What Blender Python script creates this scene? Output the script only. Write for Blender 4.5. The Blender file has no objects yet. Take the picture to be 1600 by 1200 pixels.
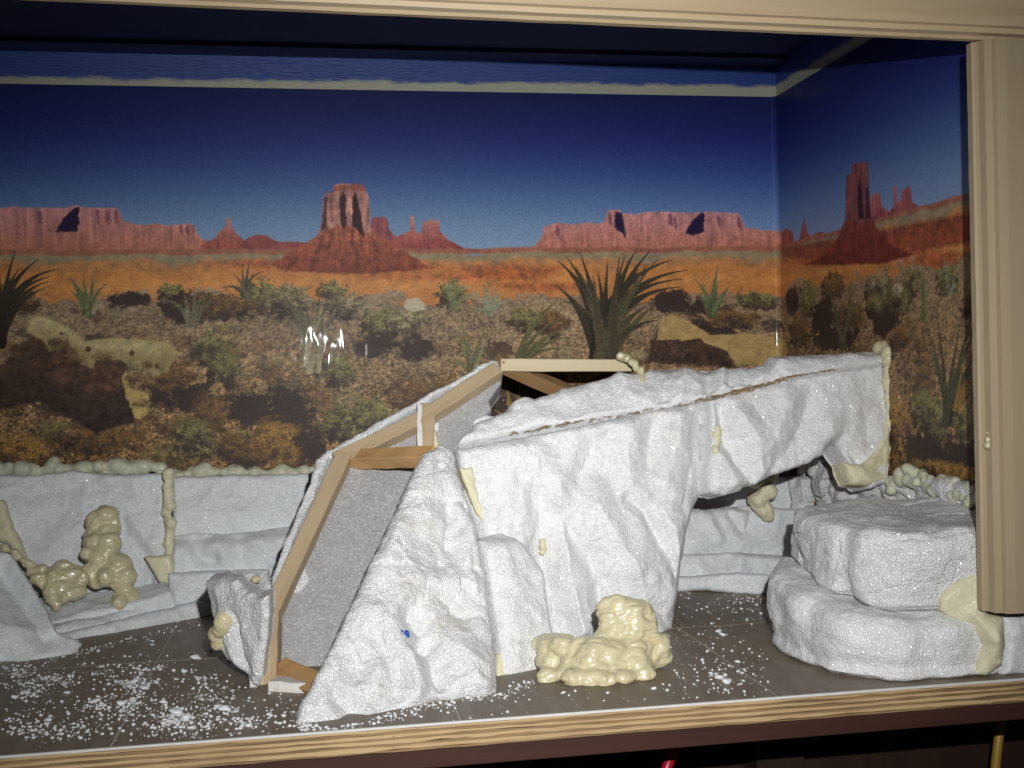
import bpy, bmesh, math, random
import numpy as np
from mathutils import Vector, Matrix

# ------------------------------------------------------------------ camera, light, exposure
SC = bpy.context.scene
COL = SC.collection
CAM_H, FPX = 0.2369, 1813.2
YAW, PITCH, ROLL = 0.1714, -0.011, -0.0244
FRONT, BACK, RIGHT = 0.78, 1.324, 0.56          # front opening, back wall (y), right wall (x)


def cam_axes():
    f = np.array([math.sin(YAW) * math.cos(PITCH), math.cos(YAW) * math.cos(PITCH), math.sin(PITCH)])
    r = np.array([math.cos(YAW), -math.sin(YAW), 0.0])
    u = np.cross(r, f)
    return r * math.cos(ROLL) + u * math.sin(ROLL), -r * math.sin(ROLL) + u * math.cos(ROLL), f


AR, AU, AF = cam_axes()
CAMP = np.array([0, 0, CAM_H])
cd = bpy.data.cameras.new('camera')
cam = bpy.data.objects.new('camera', cd)
COL.objects.link(cam)
cam.matrix_world = Matrix(((AR[0], AU[0], -AF[0], 0), (AR[1], AU[1], -AF[1], 0), (AR[2], AU[2], -AF[2], CAM_H), (0, 0, 0, 1)))
cd.sensor_width = 36
cd.lens = FPX / 1600 * 36
cd.clip_start = 0.01
cd.clip_end = 50
SC.camera = cam

SC.view_settings.view_transform = 'Standard'
SC.view_settings.look = 'None'
SC.view_settings.exposure = 0
SC.view_settings.gamma = 1

world = bpy.data.worlds.new('World')
SC.world = world
world.use_nodes = True
bg = world.node_tree.nodes['Background']
bg.inputs[0].default_value = (0.85, 0.92, 1.0, 1)
bg.inputs[1].default_value = 0.012

# the camera's own flash, a hand's breadth above and right of the lens
ld = bpy.data.lights.new('camera_flash', 'AREA')
ld.shape = 'RECTANGLE'
ld.size, ld.size_y = 0.011, 0.006
ld.energy = 2.05
ld.spread = math.radians(76)
ld.color = (1.0, 0.99, 0.975)
fl = bpy.data.objects.new('camera_flash', ld)
COL.objects.link(fl)
fl.location = (0.04, -0.004, CAM_H + 0.07)
fl.rotation_euler = (Vector((0.19, 1.0, 0.17)) - Vector(fl.location)).to_track_quat('-Z', 'Y').to_euler()

RNG = np.random.default_rng(7)
random.seed(5)


# ------------------------------------------------------------------ measuring helpers (photo point -> place)
def ray(x, y):
    return AF + (x - 800) / FPX * AR - (y - 600) / FPX * AU


def at(x, y, Y):
    d = ray(x, y)
    return CAMP + d * (Y / d[1])


def on_floor(x, y):
    d = ray(x, y)
    return CAMP + d * (-CAM_H / d[2])


def on_side(x, y, X=RIGHT):
    d = ray(x, y)
    return CAMP + d * (X / d[0])


class Plane:
    """a working plane in the scene: origin, two axes in it, normal towards the viewer"""
    def __init__(s, a, b, c):
        a, b, c = map(np.array, (a, b, c))
        n = np.cross(b - a, c - a)
        n /= np.linalg.norm(n)
        if n @ (CAMP - a) < 0:
            n = -n
        s.O, s.N = a, n
        u = np.cross((0, 0, 1.0), n)
        if np.linalg.norm(u) < 1e-3:
            u = np.array((1.0, 0, 0))
        s.U = u / np.linalg.norm(u)
        s.V = np.cross(s.N, s.U)

    def hit(s, x, y):
        d = ray(x, y)
        return CAMP + d * (((s.O - CAMP) @ s.N) / (d @ s.N))

    def uv(s, x, y):
        p = s.hit(x, y) - s.O
        return np.array((p @ s.U, p @ s.V))

    def shifted(s, d):
        q = Plane.__new__(Plane)
        q.O, q.N, q.U, q.V = s.O + s.N * d, s.N, s.U, s.V
        return q


# ------------------------------------------------------------------ noise
def _hash(ix, iy, iz, seed):
    h = (ix * 374761393 + iy * 668265263 + iz * 2147483647 + seed * 1274126177) & 0xffffffff
    h = ((h ^ (h >> 13)) * 1274126177) & 0xffffffff
    h = ((h ^ (h >> 16)) * 2246822519) & 0xffffffff
    return h ^ (h >> 15)


def gnoise(P, seed=0):
    P = np.asarray(P, float)
    i = np.floor(P).astype(np.int64)
    f = P - i
    u = f * f * f * (f * (f * 6 - 15) + 10)
    out = np.zeros(len(P))
    for dx in (0, 1):
        for dy in (0, 1):
            for dz in (0, 1):
                h = _hash(i[:, 0] + dx, i[:, 1] + dy, i[:, 2] + dz, seed)
                gx = (h & 1023) / 511.5 - 1
                gy = ((h >> 10) & 1023) / 511.5 - 1
                gz = ((h >> 20) & 1023) / 511.5 - 1
                w = (u[:, 0] if dx else 1 - u[:, 0]) * (u[:, 1] if dy else 1 - u[:, 1]) * (u[:, 2] if dz else 1 - u[:, 2])
                out += w * (gx * (f[:, 0] - dx) + gy * (f[:, 1] - dy) + gz * (f[:, 2] - dz))
    return out


def fbm(P, scale, octv=3, seed=0, gain=.5):
    P = np.asarray(P, float) / scale
    o = np.zeros(len(P))
    a = 1.0
    for k in range(octv):
        o += a * gnoise(P * 2 ** k + 17.3 * k, seed + k)
        a *= gain
    return o


def worley(P, scale, seed=0):
    """distance to nearest and second nearest random cell point, and a random value per cell"""
    P = np.asarray(P, float) / scale
    i = np.floor(P).astype(np.int64)
    n = len(P)
    d1 = np.full(n, 9.0)
    d2 = np.full(n, 9.0)
    val = np.zeros(n)
    for dx in (-1, 0, 1):
        for dy in (-1, 0, 1):
            for dz in (-1, 0, 1):
                c = i + (dx, dy, dz)
                h = _hash(c[:, 0], c[:, 1], c[:, 2], seed)
                q = c + np.stack(((h & 1023) / 1023, ((h >> 10) & 1023) / 1023, ((h >> 20) & 1023) / 1023), 1)
                d = np.linalg.norm(P - q, axis=1)
                m = d < d1
                d2 = np.where(m, d1, np.minimum(d2, d))
                val = np.where(m, (h & 4095) / 4095, val)
                d1 = np.where(m, d, d1)
    return d1, d2, val


def scoops(P, scale, seed=0):
    """knife and rasp cuts: shallow tilted scoops meeting in crisp ridges"""
    P = np.asarray(P, float) / scale
    i = np.floor(P).astype(np.int64)
    best = np.full(len(P), 9.0)
    for dx in (-1, 0, 1):
        for dy in (-1, 0, 1):
            for dz in (-1, 0, 1):
                c = i + (dx, dy, dz)
                h = _hash(c[:, 0], c[:, 1], c[:, 2], seed)
                q = c + np.stack(((h & 1023) / 1023, ((h >> 10) & 1023) / 1023, ((h >> 20) & 1023) / 1023), 1)
                h2 = _hash(c[:, 0], c[:, 1], c[:, 2], seed + 99)
                g = np.stack(((h2 & 1023) / 512 - 1, ((h2 >> 10) & 1023) / 512 - 1, ((h2 >> 20) & 1023) / 512 - 1), 1) * .8
                d = P - q
                best = np.minimum(best, 1.6 * (d * d).sum(1) + (g * d).sum(1))
    return best - .35


# ------------------------------------------------------------------ object helpers
def tag(o, label=None, cat=None, group=None, kind=None):
    if label: o['label'] = label
    if cat: o['category'] = cat
    if group: o['group'] = group
    if kind: o['kind'] = kind
    return o


def empty(name, loc, label=None, cat=None, group=None):
    o = bpy.data.objects.new(name, None)
    o.empty_display_size = 0.03
    o.location = loc
    COL.objects.link(o)
    return tag(o, label, cat, group)


def wloc(o):
    l = Vector((0, 0, 0))
    while o is not None:
        l += o.location
        o = o.parent
    return l


def link(name, me, mat, parent=None, loc=None):
    """link a mesh whose vertices are in world space; its origin goes to loc"""
    o = bpy.data.objects.new(name, me)
    if mat is not None and len(me.materials) == 0:
        me.materials.append(mat)
    if loc is None:
        loc = wloc(parent) if parent else Vector((0, 0, 0))
    loc = Vector(loc)
    me.transform(Matrix.Translation(-loc))
    o.location = loc - (wloc(parent) if parent else Vector((0, 0, 0)))
    o.parent = parent
    COL.objects.link(o)
    return o


def mesh_np(name, V, F, smooth=True):
    me = bpy.data.meshes.new(name)
    V = np.asarray(V, np.float32)
    me.vertices.add(len(V))
    me.vertices.foreach_set('co', V.ravel())
    tot = np.array([len(f) for f in F], np.int32) if not isinstance(F, np.ndarray) else np.full(len(F), F.shape[1], np.int32)
    idx = np.concatenate([np.asarray(f, np.int32) for f in F]) if not isinstance(F, np.ndarray) else F.ravel().astype(np.int32)
    me.loops.add(len(idx))
    me.loops.foreach_set('vertex_index', idx)
    me.polygons.add(len(tot))
    st = np.concatenate(([0], np.cumsum(tot)[:-1])).astype(np.int32)
    me.polygons.foreach_set('loop_start', st)
    me.polygons.foreach_set('loop_total', tot)
    me.polygons.foreach_set('use_smooth', np.full(len(tot), smooth))
    me.update(calc_edges=True)
    me.validate()
    return me


def seg_dist(Q, poly, closed=True):
    """distance of points Q to a polyline and the nearest point on it"""
    A = np.asarray(poly, float)
    B = np.roll(A, -1, 0) if closed else A[1:]
    A = A if closed else A[:-1]
    best = np.full(len(Q), 1e9)
    near = np.zeros((len(Q), 2))
    for a, b in zip(A, B):
        d = b - a
        L = d @ d
        t = np.clip(((Q - a) @ d) / max(L, 1e-18), 0, 1)
        p = a + t[:, None] * d
        e = ((Q - p) ** 2).sum(1)
        m = e < best
        best[m] = e[m]
        near[m] = p[m]
    return np.sqrt(best), near


def inside(Q, poly):
    A = np.asarray(poly, float)
    B = np.roll(A, -1, 0)
    c = np.zeros(len(Q), bool)
    x, y = Q[:, 0], Q[:, 1]
    for (x0, y0), (x1, y1) in zip(A, B):
        if y0 == y1:
            continue
        m = (y0 > y) != (y1 > y)
        c ^= m & (x < (x1 - x0) * (y - y0) / (y1 - y0) + x0)
    return c


def sstep(a, b, x):
    t = np.clip((x - a) / (b - a), 0, 1)
    return t * t * (3 - 2 * t)


# ------------------------------------------------------------------ materials
class NT:
    def __init__(s, name):
        s.m = bpy.data.materials.new(name)
        s.m.use_nodes = True
        s.t = s.m.node_tree
        s.b = s.t.nodes['Principled BSDF']
        s.tc = s.t.nodes.new('ShaderNodeTexCoord')

    def n(s, typ, **kw):
        o = s.t.nodes.new('ShaderNode' + typ)
        for k, v in kw.items():
            if hasattr(o, k):
                setattr(o, k, v)
            else:
                s.put(o.inputs[k.replace('_', ' ')], v)
        return o

    def put(s, sock, v):
        if isinstance(v, bpy.types.NodeSocket):
            s.t.links.new(v, sock)
        elif isinstance(v, (tuple, list)) and len(v) == 3 and sock.type == 'RGBA':
            sock.default_value = (*v, 1)
        else:
            sock.default_value = v

    def set(s, key, v):
        s.put(s.b.inputs[key], v)

    def noise(s, scale, detail=3, rough=.55, vec=None, out='Fac'):
        o = s.n('TexNoise', Scale=scale, Detail=detail, Roughness=rough)
        s.t.links.new(vec or s.tc.outputs['Object'], o.inputs['Vector'])
        return o.outputs[out]

    def voro(s, scale, vec=None, feature='F1', out='Distance', rnd=1.0):
        o = s.n('TexVoronoi', feature=feature, Scale=scale, Randomness=rnd)
        s.t.links.new(vec or s.tc.outputs['Object'], o.inputs['Vector'])
        return o.outputs[out]

    def mapped(s, scale):
        o = s.n('Mapping')
        o.inputs['Scale'].default_value = scale
        s.t.links.new(s.tc.outputs['Object'], o.inputs['Vector'])
        return o.outputs[0]

    def ramp(s, fac, stops):
        o = s.t.nodes.new('ShaderNodeValToRGB')
        e = o.color_ramp.elements
        while len(e) < len(stops):
            e.new(0.5)
        for k, (p, c) in zip(e, stops):
            k.position = p
            k.color = (*c, 1) if not isinstance(c, float) else (c, c, c, 1)
        s.t.links.new(fac, o.inputs[0])
        return o.outputs[0]

    def mix(s, fac, a, b, mode='MIX'):
        o = s.t.nodes.new('ShaderNodeMix')
        o.data_type = 'RGBA'
        o.blend_type = mode
        s.put(o.inputs[0], fac)
        s.put(o.inputs[6], a)
        s.put(o.inputs[7], b)
        return o.outputs[2]

    def math(s, op, a, b=0.0):
        o = s.t.nodes.new('ShaderNodeMath')
        o.operation = op
        s.put(o.inputs[0], a)
        s.put(o.inputs[1], b)
        return o.outputs[0]

    def bump(s, height, dist, strength=1.0, normal=None):
        o = s.n('Bump')
        o.inputs['Strength'].default_value = strength
        o.inputs['Distance'].default_value = dist
        s.t.links.new(height, o.inputs['Height'])
        if normal is not None:
            s.t.links.new(normal, o.inputs['Normal'])
        return o.outputs[0]


def mat_eps(name, base, bead=.0011, rough=.42, tint=(.93, .94, .95), dirt=0.0, fine=1.0):
    """beads of expanded polystyrene, torn or sanded"""
    k = NT(name)
    cellc = k.voro(390, out='Color')
    grain = k.noise(1100, 2)
    lump = k.noise(150, 3)
    c = k.mix(k.noise(45, 3), base, tuple(x * y for x, y in zip(base, tint)))
    g = k.n('RGBToBW')
    k.t.links.new(cellc, g.inputs[0])
    c = k.mix(k.math('MULTIPLY', k.ramp(g.outputs[0], [(.55, 0.0), (.75, 1.0)]), .45), c, tuple(x * .74 for x in base))
    gap_shade = k.ramp(k.voro(390, feature='DISTANCE_TO_EDGE'), [(.0, 1.0), (.10, 0.0)])
    c = k.mix(k.math('MULTIPLY', gap_shade, .20), c, tuple(x * .55 for x in base))  # shade in the crevices between beads, darkened into the base colour
    if dirt:
        c = k.mix(k.ramp(k.noise(22, 5, .65), [(.57, 0.0), (.68, dirt)]), c, (.55, .42, .24))
    k.set('Base Color', c)
    k.set('Roughness', k.ramp(g.outputs[0], [(.0, rough - .2), (.35, rough), (1, rough + .25)]))
    k.set('Specular IOR Level', .5)
    n1 = k.bump(lump, .0016 * fine, .16)
    edge = k.voro(390, feature='DISTANCE_TO_EDGE')
    n2 = k.bump(k.ramp(edge, [(.0, 0.0), (.22, .8), (.5, 1.0)]), bead * .62, .72, n1)
    n2 = k.bump(k.voro(150), .0016 * fine, .22, n2)
    n3 = k.bump(grain, .0007, .6, n2)
    k.set('Coat Weight', k.ramp(g.outputs[0], [(.45, 0.0), (.62, .8 if bead > .0008 else .22)]))
    k.set('Coat Roughness', .14)
    k.set('Coat Normal', n2)
    k.set('Normal', n3)
    return k.m


def mat_cut(name):
    """hot wire cut polystyrene: smooth, translucent grey, bead glints painted as pale specks"""
    k = NT(name)
    cellc = k.voro(420, out='Color')
    g = k.n('RGBToBW')
    k.t.links.new(cellc, g.inputs[0])
    st = k.mapped((1, 1, .45))
    spk = k.ramp(k.voro(330, st), [(.12, 1.0), (.26, 0.0)])
    c = k.mix(k.ramp(g.outputs[0], [(.25, 0.0), (.8, 1.0)]), (.30, .30, .305), (.40, .40, .405))
    c = k.mix(k.math('MULTIPLY', spk, .6), c, (.8, .8, .8))  # bead sparkle painted into the base colour as near-white specks
    c = k.mix(k.ramp(k.noise(14, 4, .6), [(.35, 0.0), (.7, .35)]), c, (.46, .46, .455))
    k.set('Base Color', c)
    k.set('Roughness', .4)
    n1 = k.bump(k.voro(420), .0006, .6)
    k.set('Normal', k.bump(k.noise(1000, 2), .0004, .6, n1))
    return k.m


def mat_foam(name, base, rough=.3, coat=.4):
    k = NT(name)
    c = k.mix(k.noise(60, 4), base, (base[0] * .90, base[1] * .87, base[2] * .76))
    c = k.mix(k.ramp(k.noise(38, 4, .6), [(.64, 0.0), (.78, .5)]), c, (.52, .33, .09))
    k.set('Base Color', c)
    k.set('Roughness', rough)
    k.set('Coat Weight', coat)
    k.set('Coat Roughness', .12)
    k.set('Subsurface Weight', .0)
    n1 = k.bump(k.noise(110, 2), .003, .5)
    k.set('Normal', k.bump(k.noise(420, 2), .0006, .35, n1))
    return k.m


def mat_wood(name, a, b, c, ring=7.0, rough=.55, axis=0, along=5.0, across=90.0, spec=.35):
    k = NT(name)
    bumpy = .25
    sc = [across] * 3
    sc[axis] = along
    v = k.mapped(tuple(sc))
    big = [ring * 6] * 3
    big[axis] = ring * .25
    n1 = k.noise(1.0, 4, .6, v)
    n2 = k.noise(1.0, 3, .5, k.mapped(tuple(big)))
    col = k.mix(k.ramp(n2, [(.3, 0.0), (.7, 1.0)]), a, b)
    col = k.mix(k.ramp(n1, [(.45, 0.0), (.75, .7)]), col, c)
    kn = k.mapped(tuple(9 if i != axis else 2.5 for i in range(3)))
    col = k.mix(k.ramp(k.noise(1.0, 4, .6, kn), [(.58, 0.0), (.72, .45)]), col, c)
    k.set('Base Color', col)
    k.set('Roughness', rough)
    k.set('Specular IOR Level', spec)
    k.set('Normal', k.bump(n1, .0003, bumpy))
    return k.m


M = {}
EPSC = (.88, .89, .895)
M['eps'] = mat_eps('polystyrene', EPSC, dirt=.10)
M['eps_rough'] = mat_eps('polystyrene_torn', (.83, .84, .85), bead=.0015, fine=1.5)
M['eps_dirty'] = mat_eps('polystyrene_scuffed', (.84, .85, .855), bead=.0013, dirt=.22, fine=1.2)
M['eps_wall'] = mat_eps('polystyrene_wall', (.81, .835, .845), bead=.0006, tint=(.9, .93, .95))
M['cut'] = mat_cut('polystyrene_cut')
M['foam'] = mat_foam('cured_foam', (.65, .60, .41), .34, .35)
M['foam_dull'] = mat_foam('cured_foam_trimmed', (.72, .69, .51), rough=.55, coat=.05)
M['foam_pale'] = mat_foam('cured_foam_pale', (.62, .64, .52), rough=.5, coat=.1)
M['pine'] = mat_wood('pine_rail', (.53, .41, .255), (.59, .47, .31), (.47, .345, .20), axis=0)
M['pine_post'] = mat_wood('pine_post', (.40, .315, .205), (.42, .333, .22), (.375, .29, .185), axis=2, along=2.0, across=40)
M['batten'] = mat_wood('batten_wood', (.45, .34, .21), (.52, .41, .27), (.33, .22, .11), axis=0, ring=12)
M['batten_orange'] = mat_wood('batten_fir', (.55, .32, .13), (.62, .40, .19), (.38, .18, .06), axis=0, ring=14)
M['batten_dark'] = mat_wood('batten_brown', (.30, .18, .08), (.36, .22, .11), (.2, .11, .05), axis=0, ring=14)
M['batten_pale'] = mat_wood('batten_pale', (.60, .52, .34), (.66, .58, .40), (.5, .4, .24), axis=0, ring=10)
M['white_wood'] = mat_wood('white_primed_wood', (.74, .73, .70), (.78, .77, .74), (.62, .58, .5), axis=0, ring=10)
M['ply_light'] = mat_wood('ply_light', (.50, .35, .17), (.60, .45, .25), (.22, .12, .05), axis=0, along=9, across=260)
M['ply_dark'] = mat_wood('ply_dark', (.15, .08, .035), (.44, .30, .15), (.05, .025, .015), axis=0, along=11, across=240)
M['red_rail'] = mat_wood('stained_rail', (.042, .015, .011), (.065, .024, .016), (.03, .012, .01), axis=0, along=6, across=140)
M['dark_board'] = mat_wood('dark_board', (.026, .013, .009), (.042, .021, .013), (.02, .01, .007), axis=2, along=6, across=60)


def simple(name, col, rough=.5, bump=0.0, scale=200):
    k = NT(name)
    k.set('Base Color', k.mix(k.noise(scale * .3, 4), col, tuple(x * .8 for x in col)))
    k.set('Roughness', rough)
    if bump:
        k.set('Normal', k.bump(k.noise(scale, 3), bump, .6))
    return k.m


M['vinyl_edge'] = simple('vinyl_edge', (.75, .74, .72))
M['bead'] = simple('loose_beads', (.84, .86, .88), .4, .0006, 900)
M['red_cord'] = simple('red_plastic', (.45, .01, .03), .35)
M['yellow_cord'] = simple('yellow_plastic', (.42, .26, .03), .4)
M['blue_mark'] = simple('blue_ink', (.02, .08, .42), .5)
M['fibre'] = simple('brown_fibre', (.36, .24, .11), .8)
M['joint'] = simple('tile_joint', (.55, .52, .47), .7, .0003, 500)
M['ceiling'] = simple('dark_blue_paint', (.012, .022, .10), .55, .0004, 60)


def mat_paint():
    """wall boards: blue brushed on from the top, bare cream wood below a ragged brush edge"""
    k = NT('brushed_blue_paint')
    sx = k.n('SeparateXYZ')
    k.t.links.new(k.tc.outputs['Object'], sx.inputs[0])
    edge = k.noise(1.0, 4, .6, k.mapped((26, 26, 60)))
    fine = k.noise(1.0, 2, .5, k.mapped((40, 40, 900)))
    z = k.math('ADD', sx.outputs[2], k.math('MULTIPLY', k.math('SUBTRACT', edge, .5), -.013))
    z = k.math('ADD', z, k.math('MULTIPLY', k.math('SUBTRACT', fine, .5), .005))
    z = k.math('ADD', z, k.math('MULTIPLY', sx.outputs[0], -.0068))
    f = k.ramp(k.math('MULTIPLY', z, 1.0), [(.5682, 0.0), (.5696, 1.0)])
    blue = k.mix(fine, (.012, .035, .20), (.03, .085, .33))
    k.set('Base Color', k.mix(f, (.40, .41, .32), blue))
    k.set('Roughness', .5)
    k.set('Normal', k.bump(fine, .0012, .6))
    return k.m


M['paint'] = mat_paint()


def mat_tile():
    k = NT('floor_vinyl')
    a = k.noise(9, 5, .6)
    b = k.noise(1.0, 5, .65, k.mapped((90, 26, 60)))
    c = k.mix(k.ramp(a, [(.32, 0.0), (.68, 1.0)]), (.150, .114, .080), (.235, .188, .140))
    c = k.mix(k.ramp(b, [(.45, 0.0), (.75, .55)]), c, (.32, .28, .23))
    scr = k.ramp(k.noise(1.0, 3, .7, k.mapped((14, 240, 60))), [(.66, 0.0), (.74, .25)])
    c = k.mix(scr, c, (.26, .25, .235))
    k.set('Base Color', c)
    k.set('Roughness', k.ramp(a, [(.3, .38), (.7, .6)]))
    k.set('Normal', k.bump(b, .0004, .5))
    return k.m


M['tile'] = mat_tile()


def mat_print():
    """glossy printed paper: picture in the colour attribute, print grain from noise, a wrinkled film on top"""
    k = NT('printed_backdrop')
    a = k.n('VertexColor', layer_name='print')
    g = k.noise(1100, 2, .6)
    c = k.mix(1.0, a.outputs['Color'], k.ramp(g, [(.25, .72), (.75, 1.28)]), 'MULTIPLY')
    k.set('Base Color', c)
    k.set('Roughness', .42)
    k.set('Specular IOR Level', .10)
    w = k.noise(1.0, 2, .5, k.mapped((42, 42, 15)))
    w2 = k.noise(13, 2, .5)
    nn = k.bump(w, .0026, .5, k.bump(w2, .0008, .35))
    k.set('Coat Weight', k.ramp(k.noise(1.0, 2, .5, k.mapped((30, 30, 18))), [(.47, 0.0), (.66, .16)]))
    k.set('Coat Roughness', .05)
    k.set('Coat IOR', 1.35)
    k.set('Coat Normal', nn)
    return k.m


M['print'] = mat_print()


# ------------------------------------------------------------------ shape builders
def box(name, lo, hi, mat, parent=None, bevel=.0008, loc=None):
    bm = bmesh.new()
    bmesh.ops.create_cube(bm, size=1)
    lo, hi = Vector(lo), Vector(hi)
    for v in bm.verts:
        v.co = Vector([lo[i] if v.co[i] < 0 else hi[i] for i in range(3)])
    if bevel:
        bmesh.ops.bevel(bm, geom=bm.edges[:], offset=bevel, segments=2, profile=.6, affect='EDGES')
    me = bpy.data.meshes.new(name)
    bm.to_mesh(me)
    bm.free()
    return link(name, me, mat, parent, loc if loc is not None else (lo + hi) / 2)


def extrude_profile(name, prof, p0, axis_dir, length, xa, ya, mat, parent=None, segs=24, wob=.0004):
    """a moulding: closed profile (in xa, ya) swept along axis_dir; wob gives hand-planed unevenness"""
    p0, ad, xa, ya = (np.array(v, float) for v in (p0, axis_dir, xa, ya))
    V, F = [], []
    n = len(prof)
    for i in range(segs + 1):
        o = p0 + ad * (length * i / segs)
        for k, (a, b) in enumerate(prof):
            j = RNG.normal(0, wob)
            V.append(o + xa * (a + j * .5) + ya * (b + j))
    for i in range(segs):
        for k in range(n):
            F.append([i * n + k, i * n + (k + 1) % n, (i + 1) * n + (k + 1) % n, (i + 1) * n + k])
    F.append(list(range(n))[::-1])
    F.append([segs * n + k for k in range(n)])
    me = mesh_np(name, V, F, smooth=False)
    bm = bmesh.new()
    bm.from_mesh(me)
    bmesh.ops.recalc_face_normals(bm, faces=bm.faces)
    bm.to_mesh(me)
    bm.free()
    return link(name, me, mat, parent, p0)


def bar(name, p0, p1, w, t, normal, mat, parent, shift=0.0):
    """square-edged batten: p0-p1 is the middle of its front face, normal the way that face looks"""
    p0, p1, nn = Vector(p0), Vector(p1), Vector(normal)
    x = (p1 - p0).normalized()
    z = (nn - x * nn.dot(x)).normalized()
    y = z.cross(x)
    L = (p1 - p0).length
    bm = bmesh.new()
    bmesh.ops.create_cube(bm, size=1)
    for v in bm.verts:
        v.co = Vector(((v.co.x + .5) * L, v.co.y * w, (v.co.z - .5) * t))
    bmesh.ops.subdivide_edges(bm, edges=[e for e in bm.edges if abs((e.verts[0].co - e.verts[1].co).x) > L * .9], cuts=6)
    for v in bm.verts:
        v.co.y += random.gauss(0, .00025)
        v.co.z += random.gauss(0, .00025)
    sharp = [e for e in bm.edges if e.calc_face_angle(0) > .9]
    bmesh.ops.bevel(bm, geom=sharp, offset=.0006, segments=1, affect='EDGES')
    me = bpy.data.meshes.new(name)
    bm.to_mesh(me)
    bm.free()
    o = bpy.data.objects.new(name, me)
    me.materials.append(mat)
    m = Matrix((x, y, z)).transposed().to_4x4()
    m.translation = p0 + z * shift
    o.parent = parent
    o.matrix_local = Matrix.Translation(-wloc(parent)) @ m if parent else m
    COL.objects.link(o)
    return o


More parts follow.
